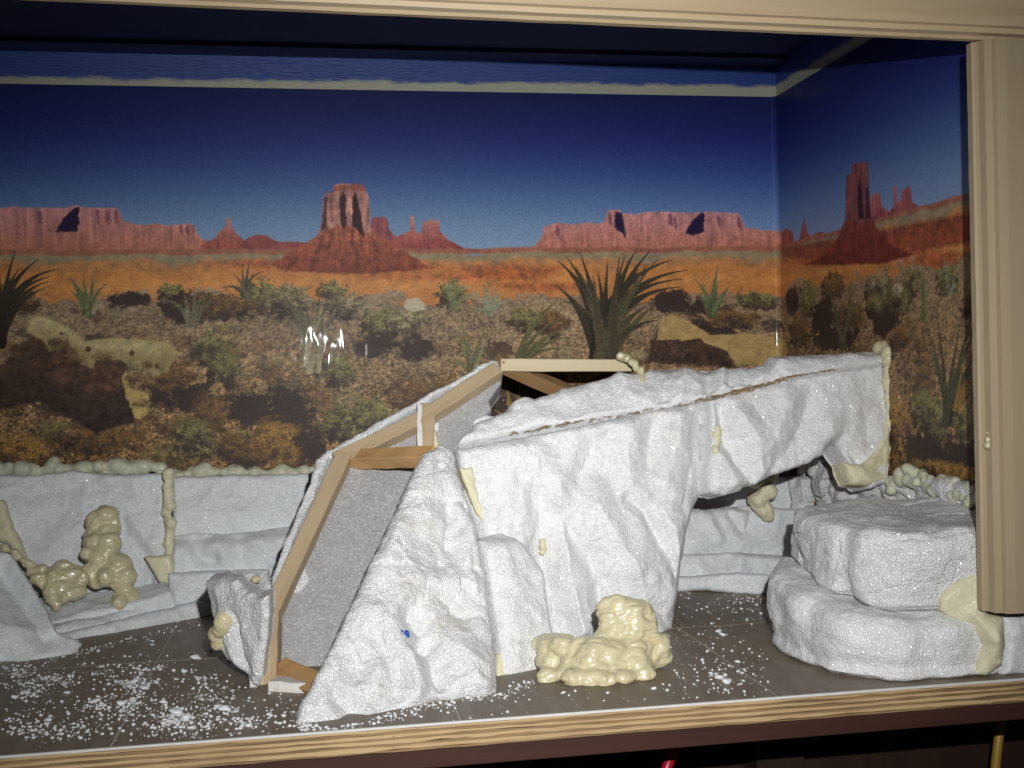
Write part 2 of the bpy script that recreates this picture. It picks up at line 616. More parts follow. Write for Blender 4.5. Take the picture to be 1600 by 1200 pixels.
def slab(name, pl, outline, thick, mat, parent=None, feats=(), res=.0013, edge=.005, drop=None, rough=1.0,
         jag=.0010, seed=0, loc=None, facet=0.0, label=None, side=None, plane_cut=.003):
    """a carved block: outline and carving lines are given as photo points on the working plane pl and
    turned into metres there; the block is solid, thick metres deep behind its face"""
    drop = edge if drop is None else drop
    P = np.array([pl.uv(*q) for q in outline])
    # finer, slightly ragged outline
    pts = []
    for a, b in zip(P, np.roll(P, -1, 0)):
        n = max(1, int(np.linalg.norm(b - a) / .004))
        for i in range(n):
            pts.append(a + (b - a) * i / n)
    pts = np.array(pts)
    p3 = np.c_[pts, np.zeros(len(pts))]
    pts = pts + jag * np.c_[fbm(p3, .011, 3, seed + 1), fbm(p3, .011, 3, seed + 2)] * 1.6
    lo, hi = pts.min(0) - res * 2, pts.max(0) + res * 2
    nu, nv = int((hi[0] - lo[0]) / res) + 2, int((hi[1] - lo[1]) / res) + 2
    gu, gv = np.meshgrid(lo[0] + res * np.arange(nu), lo[1] + res * np.arange(nv))
    Q = np.c_[gu.ravel(), gv.ravel()]
    ins = inside(Q, pts)
    I = ins.reshape(nv, nu)
    cell = I[:-1, :-1] | I[1:, :-1] | I[:-1, 1:] | I[1:, 1:]
    idx = np.arange(nu * nv).reshape(nv, nu)
    c = np.stack((idx[:-1, :-1][cell], idx[:-1, 1:][cell], idx[1:, 1:][cell], idx[1:, :-1][cell]), 1)
    used = np.unique(c)
    remap = np.full(nu * nv, -1)
    remap[used] = np.arange(len(used))
    c = remap[c]
    Q = Q[used]
    ins = ins[used]
    d, near = seg_dist(Q, pts)
    Q[~ins] = near[~ins]
    d[~ins] = 0
    t = np.clip(d / edge, 0, 1)
    h = drop * (np.sqrt(np.clip(1 - (1 - t) ** 2, 0, 1)) - 1)
    soft = sstep(0, edge * 1.5, d)
    q3 = np.c_[Q, np.full(len(Q), seed * .37)]
    warp = Q + .004 * np.c_[fbm(q3, .02, 2, seed + 5), fbm(q3, .02, 2, seed + 6)]
    for f in feats:
        kind, line, w, amp = f[:4]
        L = np.array([pl.uv(*q) for q in line])
        if kind == 'line':          # ridge (+) or groove (-)
            dd, _ = seg_dist(warp, L, closed=False)
            h += amp * np.clip(1 - dd / (1.7 * w), 0, 1) ** 1.25 * soft
        elif kind == 'lip':         # falls away at this edge, not softened
            dd, _ = seg_dist(warp, L, closed=False)
            h += amp * np.exp(-(dd / w) ** 2)
        elif kind == 'area':        # raised or sunk region with shoulder w
            dd, _ = seg_dist(warp, L)
            s = np.where(inside(warp, L), dd, -dd)
            h += amp * sstep(-w, w, s) * soft
    W = pl.O + Q[:, :1] * pl.U + Q[:, 1:] * pl.V
    nz = .0046 * fbm(W, .05, 2, seed + 11) + .0009 * fbm(W, .016, 2, seed + 12) + .00035 * fbm(W, .0045, 2, seed + 13)
    if plane_cut:
        wq = W + .010 * np.c_[fbm(W, .04, 2, seed + 3), fbm(W, .04, 2, seed + 4), fbm(W, .04, 2, seed + 9)]
        nz += plane_cut * scoops(wq * (1, 1, .6), .034, seed + 25) + plane_cut * .35 * scoops(wq, .014, seed + 26)
    if facet:
        d1, d2, val = worley(W + .006 * np.c_[fbm(W, .02, 2, seed + 3), fbm(W, .02, 2, seed + 4), fbm(W, .02, 2, seed + 9)], .028, seed + 21)
        nz += facet * (val - .5 - .7 * d1)
    h += rough * nz * (.35 + .65 * soft)
    W = W + h[:, None] * pl.N
    # boundary loop(s) and the sides
    e = np.concatenate((c[:, [0, 1]], c[:, [1, 2]], c[:, [2, 3]], c[:, [3, 0]]))
    key = {}
    for a, b in e.tolist():
        key[(a, b)] = 1
    nxt = {}
    for a, b in key:
        if (b, a) not in key:
            nxt[a] = b
    V = [W]
    F = [c]
    base = len(W)
    order, seen = [], set()
    loops = []
    for s0 in list(nxt):
        if s0 in seen:
            continue
        lp = []
        a = s0
        while a in nxt and a not in seen:
            seen.add(a)
            lp.append(a)
            a = nxt[a]
        if len(lp) > 3 and a == s0:
            loops.append(lp)
    back = []
    for lp in loops:
        rim = W[lp]
        k = 5
        prev = np.array(lp)
        for r in range(1, k + 1):
            f = r / k
            v = rim - pl.N * thick * f * (1 if side is None else 1)
            if side is not None:
                v = rim + np.array(side) * f
            w3 = fbm(v, .008, 2, seed + 30) * .0012
            ctr = rim.mean(0)
            out = rim - ctr
            out /= np.linalg.norm(out, axis=1)[:, None] + 1e-9
            v = v + out * w3[:, None]
            V.append(v)
            cur = base + np.arange(len(lp))
            base += len(lp)
            F.append(np.stack((np.roll(prev, -1), prev, cur, np.roll(cur, -1)), 1))
            prev = cur
        back.append(prev[::-1])
    V = np.concatenate(V)
    V[:, 2] = np.maximum(V[:, 2], -.004)
    faces = [f for blk in F for f in blk.tolist()] + [b.tolist()[::-1] for b in back]
    me = mesh_np(name, V, faces)
    o = link(name, me, mat, parent, loc if loc is not None else (None if parent else W.mean(0)))
    if label:
        o['label'] = label
    return o


def blobs(name, spheres, vox, mat, parent=None, wob=.0012, smooth=6, loc=None, seed=0, floor=True, wscale=.012, fold=0.0):
    """foam that swelled and ran together: many overlapping lumps fused into one skin"""
    bm = bmesh.new()
    for p, r in spheres:
        sc = Matrix.Diagonal((1 + random.uniform(-.12, .2), 1 + random.uniform(-.12, .12), 1 + random.uniform(-.15, .1), 1))
        bmesh.ops.create_icosphere(bm, subdivisions=2, radius=r, matrix=Matrix.Translation(Vector(p)) @ sc)
    me = bpy.data.meshes.new(name)
    bm.to_mesh(me)
    bm.free()
    tmp = bpy.data.objects.new('tmp', me)
    COL.objects.link(tmp)
    m = tmp.modifiers.new('r', 'REMESH')
    m.mode = 'VOXEL'
    m.voxel_size = vox
    s = tmp.modifiers.new('s', 'SMOOTH')
    s.iterations = smooth
    dg = bpy.context.evaluated_depsgraph_get()
    out = bpy.data.meshes.new_from_object(tmp.evaluated_get(dg))
    bpy.data.objects.remove(tmp)
    bpy.data.meshes.remove(me)
    out.name = name
    n = len(out.vertices)
    co = np.zeros(n * 3, np.float32)
    out.vertices.foreach_get('co', co)
    no = np.zeros(n * 3, np.float32)
    out.vertices.foreach_get('normal', no)
    co, no = co.reshape(-1, 3).astype(float), no.reshape(-1, 3)
    co = co + no * (wob * 1.5 * fbm(co, wscale, 3, seed))[:, None]
    if fold:
        q = co * (.55, .8, 1.25)
        q = q + .006 * np.c_[fbm(q, .02, 2, seed + 5), fbm(q, .02, 2, seed + 6), fbm(q, .02, 2, seed + 7)]
        co = co + no * (fold * (np.abs(fbm(q, .011, 1, seed + 3)) * 2.2 - .5 + .5 * np.abs(fbm(q, .005, 1, seed + 4))))[:, None]
    if floor:
        co[:, 2] = np.maximum(co[:, 2], .0006)
    out.vertices.foreach_set('co', co.astype(np.float32).ravel())
    out.polygons.foreach_set('use_smooth', np.ones(len(out.polygons), bool))
    out.materials.clear()
    out.update()
    return link(name, out, mat, parent, loc if loc is not None else (None if parent else co.mean(0)))


def chain(points, r, step=.6, jit=.35, rj=.3):
    """lumps strung along a line of places"""
    out = []
    P = [np.array(p, float) for p in points]
    for a, b in zip(P[:-1], P[1:]):
        n = max(1, int(np.linalg.norm(b - a) / (r * step)))
        for i in range(n):
            p = a + (b - a) * i / n + RNG.normal(0, r * jit, 3)
            out.append((p, r * (1 + RNG.uniform(-rj, rj))))
    return out


def tube(name, pts, r, mat, parent=None, seg=10, loc=None):
    P = [np.array(p, float) for p in pts]
    V, F = [], []
    for i, p in enumerate(P):
        d = P[min(i + 1, len(P) - 1)] - P[max(i - 1, 0)]
        d /= np.linalg.norm(d)
        a = np.cross(d, (0.1, 1, .2))
        a /= np.linalg.norm(a)
        b = np.cross(d, a)
        for k in range(seg):
            t = k / seg * 2 * math.pi
            V.append(p + r * (math.cos(t) * a + math.sin(t) * b))
    for i in range(len(P) - 1):
        for k in range(seg):
            F.append([i * seg + k, i * seg + (k + 1) % seg, (i + 1) * seg + (k + 1) % seg, (i + 1) * seg + k])
    F.append(list(range(seg)))
    F.append([(len(P) - 1) * seg + k for k in range(seg)][::-1])
    return link(name, mesh_np(name, V, F), mat, parent, loc if loc is not None else P[0])


# ================================================================== THE CABINET
cab = empty('terrarium_cabinet', (.2, FRONT, 0),
            'long open-fronted terrarium cabinet with pale pine frame, plywood floor edge and blue painted inside', 'cabinet')
XL = -.62                                             # the cabinet runs on past the left of the view
Z_TOP = .598
box('back_panel', (XL, BACK, -.012), (RIGHT + .012, BACK + .012, Z_TOP + .012), M['paint'], cab, loc=(0, 0, 0))
box('side_panel', (RIGHT, FRONT + .022, .0), (RIGHT + .012, BACK - .0005, Z_TOP + .012), M['paint'], cab, loc=(0, 0, 0))
box('ceiling_panel', (XL, FRONT + .022, Z_TOP), (RIGHT - .0005, BACK - .0005, Z_TOP + .011), M['ceiling'], cab)
box('end_panel', (XL - .012, FRONT + .022, -.012), (XL - .0005, BACK + .012, Z_TOP + .012), M['ceiling'], cab)
box('ceiling_batten', (XL, BACK - .040, Z_TOP - .004), (RIGHT - .001, BACK - .0006, Z_TOP - .0004), M['ceiling'], cab)

# front rail: moulded pine, three fine steps along its lower lip
ZR = .4728
railp = [(0, .0), (.002, -.0008), (.004, .0014), (.0095, .0022), (.0106, .0056), (.0138, .0064), (.0149, .0120), (.0152, .060), (.0152, .130), (-.006, .130), (-.006, .0)]
extrude_profile('top_rail', railp, (XL, FRONT + .004, ZR + .0172), (1, 0, -.0158), 1.42, (0, -1, 0), (0, 0, 1), M['pine'], cab, segs=60, wob=.00010)
XP = .4836
postp = [(0, .0), (.0008, .002), (.003, .0036), (.0092, .0046), (.0103, .0098), (.0139, .0108), (.0150, .018), (.0152, .09), (.0152, .16), (-.006, .16), (-.006, .0)]
extrude_profile('corner_post', postp, (XP, FRONT + .0035, .0515), (0, 0, 1), ZR - .0515 - .0030, (0, -1, 0), (1, 0, 0), M['pine_post'], cab, segs=40, wob=.0001)

# plywood floor board seen on edge: each ply its own layer, then the stained rail under it
zt = -.0012
plies = [(.0016, 'ply_light'), (.0020, 'ply_dark'), (.0019, 'ply_light'), (.0017, 'ply_dark'), (.0024, 'ply_light'), (.0018, 'ply_dark'), (.0026, 'ply_light'), (.0016, 'ply_dark')]
basep = box('base_panel', (XL, FRONT + .004, -.0168), (.78, BACK - .001, -.0014), M['ply_light'], cab)
for th, mn in plies:
    y = FRONT - .0006 + RNG.uniform(-.0005, .0005)
    n = 90
    xs = np.linspace(XL, .78, n + 1)
    V, F = [], []
    for i, x in enumerate(xs):
        jy = RNG.normal(0, .0003)
        j0, j1 = RNG.normal(0, .00024, 2)
        V += [(x, y + jy, zt + j0), (x, y + jy, zt - th + j1 + .0001), (x, FRONT + .0038, zt - th + .0001), (x, FRONT + .0038, zt)]
    for i in range(n):
        for k in range(4):
            F.append([i * 4 + k, i * 4 + (k + 1) % 4, (i + 1) * 4 + (k + 1) % 4, (i + 1) * 4 + k])
    F += [[0, 1, 2, 3], [n * 4 + 3, n * 4 + 2, n * 4 + 1, n * 4]]
    link('ply', mesh_np('ply', V, F, False), M[mn], basep, (.2, FRONT, zt))
    zt -= th
box('lower_rail', (XL, FRONT + .003, -.031), (.78, FRONT + .022, -.0171), M['red_rail'], cab)
box('cupboard_back', (XL, 1.02, -.45), (.9, 1.03, -.032), M['dark_board'], cab)
box('cupboard_post', (.385, .985, -.45), (.43, 1.0195, -.032), M['dark_board'], cab)

# ================================================================== FLOOR
fl_me = bpy.data.meshes.new('floor')
floor = box('floor', (XL, FRONT + .0002, -.0012), (RIGHT + .03, BACK, -.0005), M['joint'], None, bevel=0)
tag(floor, kind='structure')
T, GAP = .2286, .0018
tx0, ty0 = .0945 - 3 * T, 1.0105 - T
tile_me = None
for i in range(6):
    for j in range(3):
        x0, x1 = tx0 + i * T + GAP / 2, tx0 + (i + 1) * T - GAP / 2
        y0, y1 = ty0 + j * T + GAP / 2, ty0 + (j + 1) * T - GAP / 2
        y0, y1, x0, x1 = max(y0, FRONT + .0016), min(y1, BACK - .001), max(x0, XL), min(x1, RIGHT + .028)
        if x1 - x0 < .01 or y1 - y0 < .01:
            continue
        box('floor_tile', (x0, y0, -.0008), (x1, y1, .0002), M['tile'], floor, bevel=.0003, loc=((x0 + x1) / 2, (y0 + y1) / 2, 0))
box('edge_strip', (XL, FRONT - .0004, -.0011), (RIGHT + .03, FRONT + .0014, .0006), M['vinyl_edge'], floor, bevel=.0002)


# ================================================================== THE PRINTED BACKDROP
def srgb_lin(c):
    c = np.clip(np.asarray(c, float), 0, 255) / 255
    return np.where(c <= .04045, c / 12.92, ((c + .055) / 1.055) ** 2.4)


PB = BACK - .0022                                     # paper plane
PX = RIGHT - .0022
RC = .007                                             # the paper's bend in the corner
Z0, Z1 = .075, .5592
s_back = np.arange(-.36, PX - RC, .00095)
s_arc = np.linspace(0, math.pi / 2, 9)
y_side = np.arange(PB - RC, FRONT + .02, -.0014)
pos = [(s, PB, s) for s in s_back]
s0 = PX - RC
pos += [(s0 + RC * math.sin(t), PB - RC + RC * math.cos(t), s0 + RC * t) for t in s_arc]
s1 = s0 + RC * math.pi / 2
pos += [(PX, y, s1 + (PB - RC - y)) for y in y_side[1:]]
pos = np.array(pos)
SX = pos[:, 2]
ZZ = np.arange(Z0, Z1, .00095)
NC, NR = len(SX), len(ZZ)
GS, GZ = np.meshgrid(SX, ZZ)


def n2(scale_s, scale_z, octv=3, seed=0):
    return fbm(np.c_[GS.ravel() / scale_s, GZ.ravel() / scale_z, np.full(GS.size, seed * 3.1)], 1.0, octv, seed).reshape(NR, NC)


WS, WZ = n2(.006, .006, 3, 41) * .0022, n2(.006, .006, 3, 42) * .0022
FINE = n2(.0026, .0022, 2, 43)
MED = n2(.009, .007, 3, 44)
BIG = n2(.05, .03, 3, 45)
STRK = n2(.004, .03, 3, 46)


def wl(pts):
    """photo points -> (s, z) on the paper, back or bent side"""
    o = []
    for x, y in pts:
        if x < 1219:
            p = at(x, y, PB)
            o.append((p[0], p[2]))
        else:
            p = on_side(x, y, PX)
            o.append((s1 + (PB - RC - p[1]), p[2]))
    return np.array(o)


IMG = np.zeros((NR, NC, 3))


def window(lo, hi, pad):
    c0, c1 = np.searchsorted(SX, lo[0] - pad), np.searchsorted(SX, hi[0] + pad)
    r0, r1 = np.searchsorted(ZZ, lo[1] - pad), np.searchsorted(ZZ, hi[1] + pad)
    return slice(r0, r1), slice(c0, c1)


def lay(sl, mask, col):
    IMG[sl] = IMG[sl] * (1 - mask[..., None]) + np.asarray(col, float) * mask[..., None]


def poly(pts, col, streak=0.0, med=0.0, fine=0.0, warp=1.0, soft=.0009, alpha=1.0, top=None):
    L = wl(pts)
    sl = window(L.min(0), L.max(0), .006)
    q = np.c_[(GS[sl] + WS[sl] * warp).ravel(), (GZ[sl] + WZ[sl] * warp).ravel()]
    if len(q) == 0:
        return
    d, _ = seg_dist(q, L)
    d = np.where(inside(q, L), d, -d).reshape(GS[sl].shape)
    m = sstep(-soft, soft, d) * alpha
    c = np.ones(GS[sl].shape + (3,)) * np.asarray(col, float)
    if top is not None:
        f = np.clip((GZ[sl] - L[:, 1].min()) / (np.ptp(L[:, 1]) + 1e-9), 0, 1)[..., None]
        c = c * (1 - f) + np.asarray(top, float) * f
    c *= (1 + streak * STRK[sl] + med * MED[sl] + fine * FINE[sl])[..., None]
    lay(sl, m, c)


def blob(x, y, rx, ry, col, alpha=.95, dark=(46, 33, 27), rag=.6, fine=.5):
    """a scrubby bush: ragged, lit from the upper right, dark at its foot as printed"""
    L = wl([(x, y), (x + rx, y), (x, y - ry)])
    c = L[0]
    a, b = abs(L[1, 0] - c[0]), abs(L[2, 1] - c[1])
    sl = window(c - (a, b), c + (a, b), .012)
    u, v = (GS[sl] - c[0]) / a, (GZ[sl] - c[1]) / b
    r = np.sqrt(u * u + v * v) + rag * (MED[sl] * .9 + FINE[sl] * .55)
    m = sstep(1.08, .72, r) * alpha
    sh = np.clip(.55 + .55 * v + .25 * u + .9 * MED[sl] + .5 * FINE[sl], 0, 1)[..., None]
    col = np.asarray(col, float) * (1 + fine * FINE[sl])[..., None]
    lay(sl, m, np.asarray(dark, float) * (1 - sh) + col * sh)


def leaf(base, tip, bend, w, col, tipc=None, alpha=1.0):
    """one tapering curved leaf; bend pushes its middle sideways (photo px)"""
    bx, by = base
    tx, ty = tip
    mx, my = (bx + tx) / 2 + bend[0], (by + ty) / 2 + bend[1]
    t = np.linspace(0, 1, 12)[:, None]
    pts = (1 - t) ** 2 * np.array(base) + 2 * t * (1 - t) * np.array((mx, my)) + t * t * np.array(tip)
    L = wl(pts)
    k = abs(wl([(bx + (w if bx < 1219 else w * .6), by)])[0, 0] - L[0, 0]) / 2
    sl = window(L.min(0), L.max(0), k + .003)
    q = np.c_[GS[sl].ravel(), GZ[sl].ravel()]
    best = np.full(len(q), -1.0)
    tt = np.zeros(len(q))
    for i in range(len(L) - 1):
        a, b = L[i], L[i + 1]
        d = b - a
        f = np.clip(((q - a) @ d) / (d @ d + 1e-12), 0, 1)
        e = np.linalg.norm(q - a - f[:, None] * d, axis=1)
        g = (i + f) / (len(L) - 1)
        hw = k * (1 - g ** 1.6) * (.75 + .5 * np.sin(np.pi * np.clip(g * 1.2, 0, 1))) + .00035
        s = (hw - e) / .0007
        mm = s > best
        best = np.where(mm, s, best)
        tt = np.where(mm, g, tt)
    m = np.clip(best + .5, 0, 1).reshape(GS[sl].shape) * alpha
    tt = tt.reshape(GS[sl].shape)[..., None]
    c = np.asarray(col, float) * (1 - tt) + np.asarray(tipc if tipc is not None else col, float) * tt
    lay(sl, m, c * (1 + .35 * FINE[sl])[..., None])


def agave(base, tips, w, col, tipc, curl=.16):
    for i, (tx, ty) in enumerate(tips):
        dx, dy = tx - base[0], ty - base[1]
        s = 1 if dx > 0 else -1
        b = (base[0] + random.uniform(-.35, .35) * w * 2, base[1] + random.uniform(-2, 2))
        k = random.uniform(.75, 1.2)
        leaf(b, (tx, ty), (-s * abs(dx) * curl * 1.7 * k, -abs(dx) * .42 * k), w * .72 * random.uniform(.7, 1.15),
             np.array(col) * random.uniform(.75, 1.2), tipc)


# sky of the print
zs = [at(300, y, PB)[2] for y in (131, 180, 220, 260, 300, 345, 390)]
sky = np.array([(17, 23, 62), (21, 28, 80), (28, 39, 97), (39, 59, 112), (58, 84, 128), (84, 110, 142), (102, 126, 150)], float)
for k in range(3):
    IMG[..., k] = np.interp(ZZ, zs[::-1], sky[::-1, k])[:, None]
rt = sstep(.15, .6, GS)[..., None]
IMG = IMG * (1 - rt * .35) + (IMG * (.95, .93, 1.12)) * rt * .35
IMG *= (1 + .05 * FINE)[..., None]
HZ = wl([(300, 388)])[0, 1]


def band(y_top, y_bot, col, med=.1, fine=.1, wavy=.002, alpha=1.0, edge=.0015):
    zt_, zb_ = at(600, y_top, PB)[2], at(600, y_bot, PB)[2]
    w = BIG * wavy * 3 + MED * wavy
    m = sstep(-edge, edge, zt_ + w - GZ) * sstep(-edge, edge, GZ - zb_ + w) * alpha
    lay((slice(None), slice(None)), m, np.asarray(col, float) * (1 + med * MED + fine * FINE + .1 * BIG)[..., None])


# far mesas on the back
mesa_top, mesa_low = (162, 108, 106), (150, 86, 64)
far = [(-60, 340), (-20, 326), (0, 325), (25, 322), (30, 324), (100, 325), (121, 320), (128, 324), (182, 325), (188, 331), (192, 345), (216, 352), (240, 349),
       (265, 352), (298, 349), (304, 355), (312, 371), (330, 380), (330, 396), (-60, 398)]
poly(far, mesa_low, .25, .15, .1, .6, top=mesa_top)
poly([(86, 362), (98, 343), (116, 325), (123, 323), (124, 345), (121, 361)], (32, 20, 42), soft=.0012)
for x in (60, 150, 165, 178, 280, 290):
    poly([(x, 328 if x < 200 else 352), (x + 5, 329 if x < 200 else 353), (x + 6, 352 if x < 200 else 368), (x + 1, 345 if x < 200 else 362)], (85, 42, 60), alpha=.6)
poly([(305, 392), (318, 381), (335, 372), (345, 360), (352, 354), (355, 341), (359, 340), (362, 356), (371, 367), (388, 380), (400, 392)], (128, 58, 44), .2, .2, .15, .4, top=(150, 92, 84))
poly([(378, 380), (388, 371), (402, 367), (416, 368), (432, 377), (500, 380), (500, 394), (378, 394)], (118, 55, 50), .1, .2, .1, .5)
# middle butte and its spires
poly([(576, 372), (582, 340), (600, 338), (607, 346), (608, 358), (620, 372), (640, 380), (575, 392)], (118, 60, 62), .3, .2, .1, .4)
poly([(585, 392), (615, 372), (641, 360), (641, 337), (646, 337), (648, 360), (656, 366), (659, 360), (661, 344), (667, 348), (672, 341), (678, 346), (685, 342), (687, 361), (701, 375), (726, 388), (780, 392)],
     (118, 46, 42), .2, .2, .15, .4, top=(165, 105, 92))
poly([(425, 410), (455, 392), (478, 380), (496, 368), (503, 352), (540, 346), (578, 352), (596, 372), (625, 390), (655, 406), (668, 418), (560, 428), (450, 424)], (108, 46, 30), .2, .35, .25, .9, top=(138, 74, 50))
poly([(501, 362), (506, 306), (511, 300), (520, 300), (521, 290), (529, 287), (560, 288), (569, 290), (572, 300), (575, 306), (578, 340), (581, 366), (560, 358), (532, 350), (515, 356)], (142, 92, 80), .45, .2, .15, .4)
poly([(531, 346), (531, 310), (537, 296), (541, 310), (541, 352), (536, 358)], (44, 24, 26), alpha=.9)
poly([(550, 352), (551, 308), (555, 298), (560, 318), (567, 352), (570, 372), (560, 362)], (40, 20, 22), alpha=.9)
poly([(503, 360), (507, 308), (511, 306), (510, 358)], (60, 30, 34), alpha=.8)
poly([(520, 300), (521, 290), (560, 288), (569, 290), (572, 301), (545, 296)], (120, 62, 52), .2, .3, alpha=.9)
# right hand mesas
poly([(826, 392), (834, 386), (846, 372), (850, 354), (870, 348), (896, 351), (921, 347), (932, 350), (944, 346), (948, 330), (955, 327), (968, 328), (972, 333), (990, 335), (1010, 331),
      (1050, 331), (1076, 333), (1099, 331), (1131, 332), (1151, 333), (1158, 340), (1166, 356), (1190, 359), (1222, 360), (1222, 396), (826, 396)], mesa_low, .25, .2, .1, .5, top=mesa_top)
poly([(962, 331), (972, 333), (975, 352), (978, 372), (970, 362), (960, 356)], (36, 22, 46), soft=.0012)
poly([(1070, 364), (1083, 343), (1097, 331), (1101, 334), (1100, 362), (1082, 368)], (30, 20, 46), soft=.0012)
for x, y in ((868, 352), (1045, 334), (1052, 340), (1120, 336), (1152, 338), (950, 332)):
    poly([(x, y), (x + 5, y + 1), (x + 6, y + 22), (x + 1, y + 16)], (78, 40, 62), alpha=.6)
# side wall: ridge, butte, spires
SF = [(1221, 362), (1228, 357), (1238, 362), (1241, 378), (1249, 374), (1254, 352), (1257, 340), (1260, 358), (1266, 371), (1276, 364), (1284, 361), (1290, 370), (1300, 366), (1330, 372), (1400, 345), (1445, 331), (1475, 328), (1540, 316),
      (1545, 420), (1400, 425), (1221, 400)]
poly(SF, (112, 46, 38), .2, .25, .15, .6, top=(130, 62, 52))
poly([(1358, 330), (1361, 303), (1366, 304), (1374, 301), (1378, 322), (1390, 332), (1396, 322), (1396, 290), (1400, 289), (1402, 318), (1407, 312), (1409, 296), (1415, 294), (1422, 289), (1425, 316), (1446, 330), (1420, 350), (1360, 350)],
     (112, 42, 44), .3, .2, .1, .3, top=(150, 88, 84))
poly([(1262, 412), (1290, 398), (1308, 375), (1322, 340), (1362, 340), (1376, 366), (1398, 386), (1425, 394), (1380, 408), (1320, 410)], (100, 36, 26), .2, .35, .25, .8, top=(118, 50, 38))
poly([(1321, 346), (1322, 276), (1330, 270), (1331, 258), (1350, 252), (1356, 256), (1358, 300), (1362, 348)], (104, 54, 50), .5, .2, .15, .3)
poly([(1340, 342), (1340, 290), (1344, 275), (1347, 300), (1350, 342)], (38, 18, 22), alpha=.9)
poly([(1352, 342), (1352, 295), (1357, 290), (1361, 340)], (52, 24, 26), alpha=.8)
# plain
band(388, 400, (132, 78, 58), .2, .12, .001)
band(396, 416, (122, 106, 76), .15, .08, .0015)
band(407, 432, (150, 98, 52), .2, .12, .003, 1, .004)
band(420, 520, (162, 100, 46), .12, .10, .003, 1, .004)
band(436, 452, (168, 110, 50), .2, .1, .004, .6, .004)
for x0, x1, y, hgt in ((310, 520, 411, 9), (470, 690, 416, 12), (690, 880, 420, 12), (560, 860, 432, 8), (1225, 1330, 408, 8), (1360, 1530, 398, 14), (1400, 1530, 412, 8), (730, 930, 446, 9)):
    poly([(x0, y), ((x0 + x1) / 2, y - hgt * .6), (x1, y - 2), (x1 - 20, y + hgt * .6), ((x0 + x1) / 2, y + hgt)], (112, 38, 20), 0, .9, .6, 1.5, soft=.005, alpha=.42)
poly([(1222, 388), (1300, 374), (1420, 352), (1540, 326), (1540, 374), (1420, 396), (1300, 408), (1222, 402)], (104, 40, 28), .2, .5, .3, 1.2, soft=.003, alpha=.75)
poly([(425, 412), (455, 394), (478, 381), (496, 368), (503, 352), (540, 346), (578, 352), (596, 372), (625, 390), (655, 406), (672, 420), (560, 428), (450, 424)], (106, 44, 28), .25, .35, .25, 1.0, soft=.0015, top=(146, 82, 58))
for x, y in ((520, 356), (548, 352), (560, 360), (505, 366), (580, 368), (470, 392), (610, 392)):
    poly([(x, y), (x + 3, y + 2), (x + 3 + (x - 540) * .35, y + 34), (x - 3 + (x - 540) * .35, y + 34)], (84, 34, 24), 0, .4, .3, 1.2, alpha=.5, soft=.0015)
poly([(501, 364), (506, 306), (511, 300), (520, 300), (521, 290), (529, 287), (560, 288), (569, 290), (572, 300), (575, 306), (578, 340), (581, 368), (560, 358), (532, 350), (515, 357)], (144, 96, 84), .5, .25, .15, .5)
poly([(531, 346), (531, 310), (537, 296), (541, 310), (541, 352), (536, 358)], (44, 24, 26), alpha=.9, soft=.0012)
poly([(550, 352), (551, 308), (555, 298), (560, 318), (567, 352), (570, 372), (560, 362)], (40, 20, 22), alpha=.9, soft=.0012)
poly([(503, 360), (507, 308), (511, 306), (510, 358)], (60, 30, 34), alpha=.8)
poly([(520, 300), (521, 290), (560, 288), (569, 290), (572, 301), (545, 296)], (120, 62, 52), .2, .3, alpha=.9)
poly([(1258, 414), (1290, 398), (1308, 375), (1322, 340), (1362, 340), (1376, 366), (1398, 386), (1428, 398), (1380, 412), (1320, 414)], (88, 30, 22), .25, .35, .25, .9, soft=.0015, top=(112, 46, 36))
poly([(1321, 346), (1322, 276), (1330, 270), (1331, 258), (1350, 252), (1356, 256), (1358, 300), (1362, 348)], (112, 58, 52), .5, .2, .15, .3)
poly([(1340, 342), (1340, 290), (1344, 275), (1347, 300), (1350, 342)], (38, 18, 22), alpha=.9)
poly([(1352, 342), (1352, 295), (1357, 290), (1361, 340)], (52, 24, 26), alpha=.8)
# gravel foreground
gz = wl([(600, 466)])[0, 1]
gm = sstep(-.002, .002, gz + BIG * .022 + MED * .010 - GZ)
f = np.clip((gz - GZ) / .22, 0, 1)[..., None]
gc = np.array((113, 94, 68.)) * (1 - f) + np.array((102, 71, 35.)) * f
PEB = n2(.0030, .0024, 2, 47) + .45 * n2(.0075, .005, 2, 48)
gcon = (.22 + .55 * f[..., 0])
gc = gc * np.clip(1 + gcon * 1.9 * PEB + .25 * BIG + .15 * MED, .22, 1.9)[..., None]
gc = gc * (1 + .12 * rt * (np.array((1.1, .9, .8)) - 1))
lay((slice(None), slice(None)), gm, gc)
OL, BRN, GOLD, DRK, PALE = (104, 98, 50), (100, 72, 36), (128, 92, 36), (44, 32, 26), (124, 112, 74)
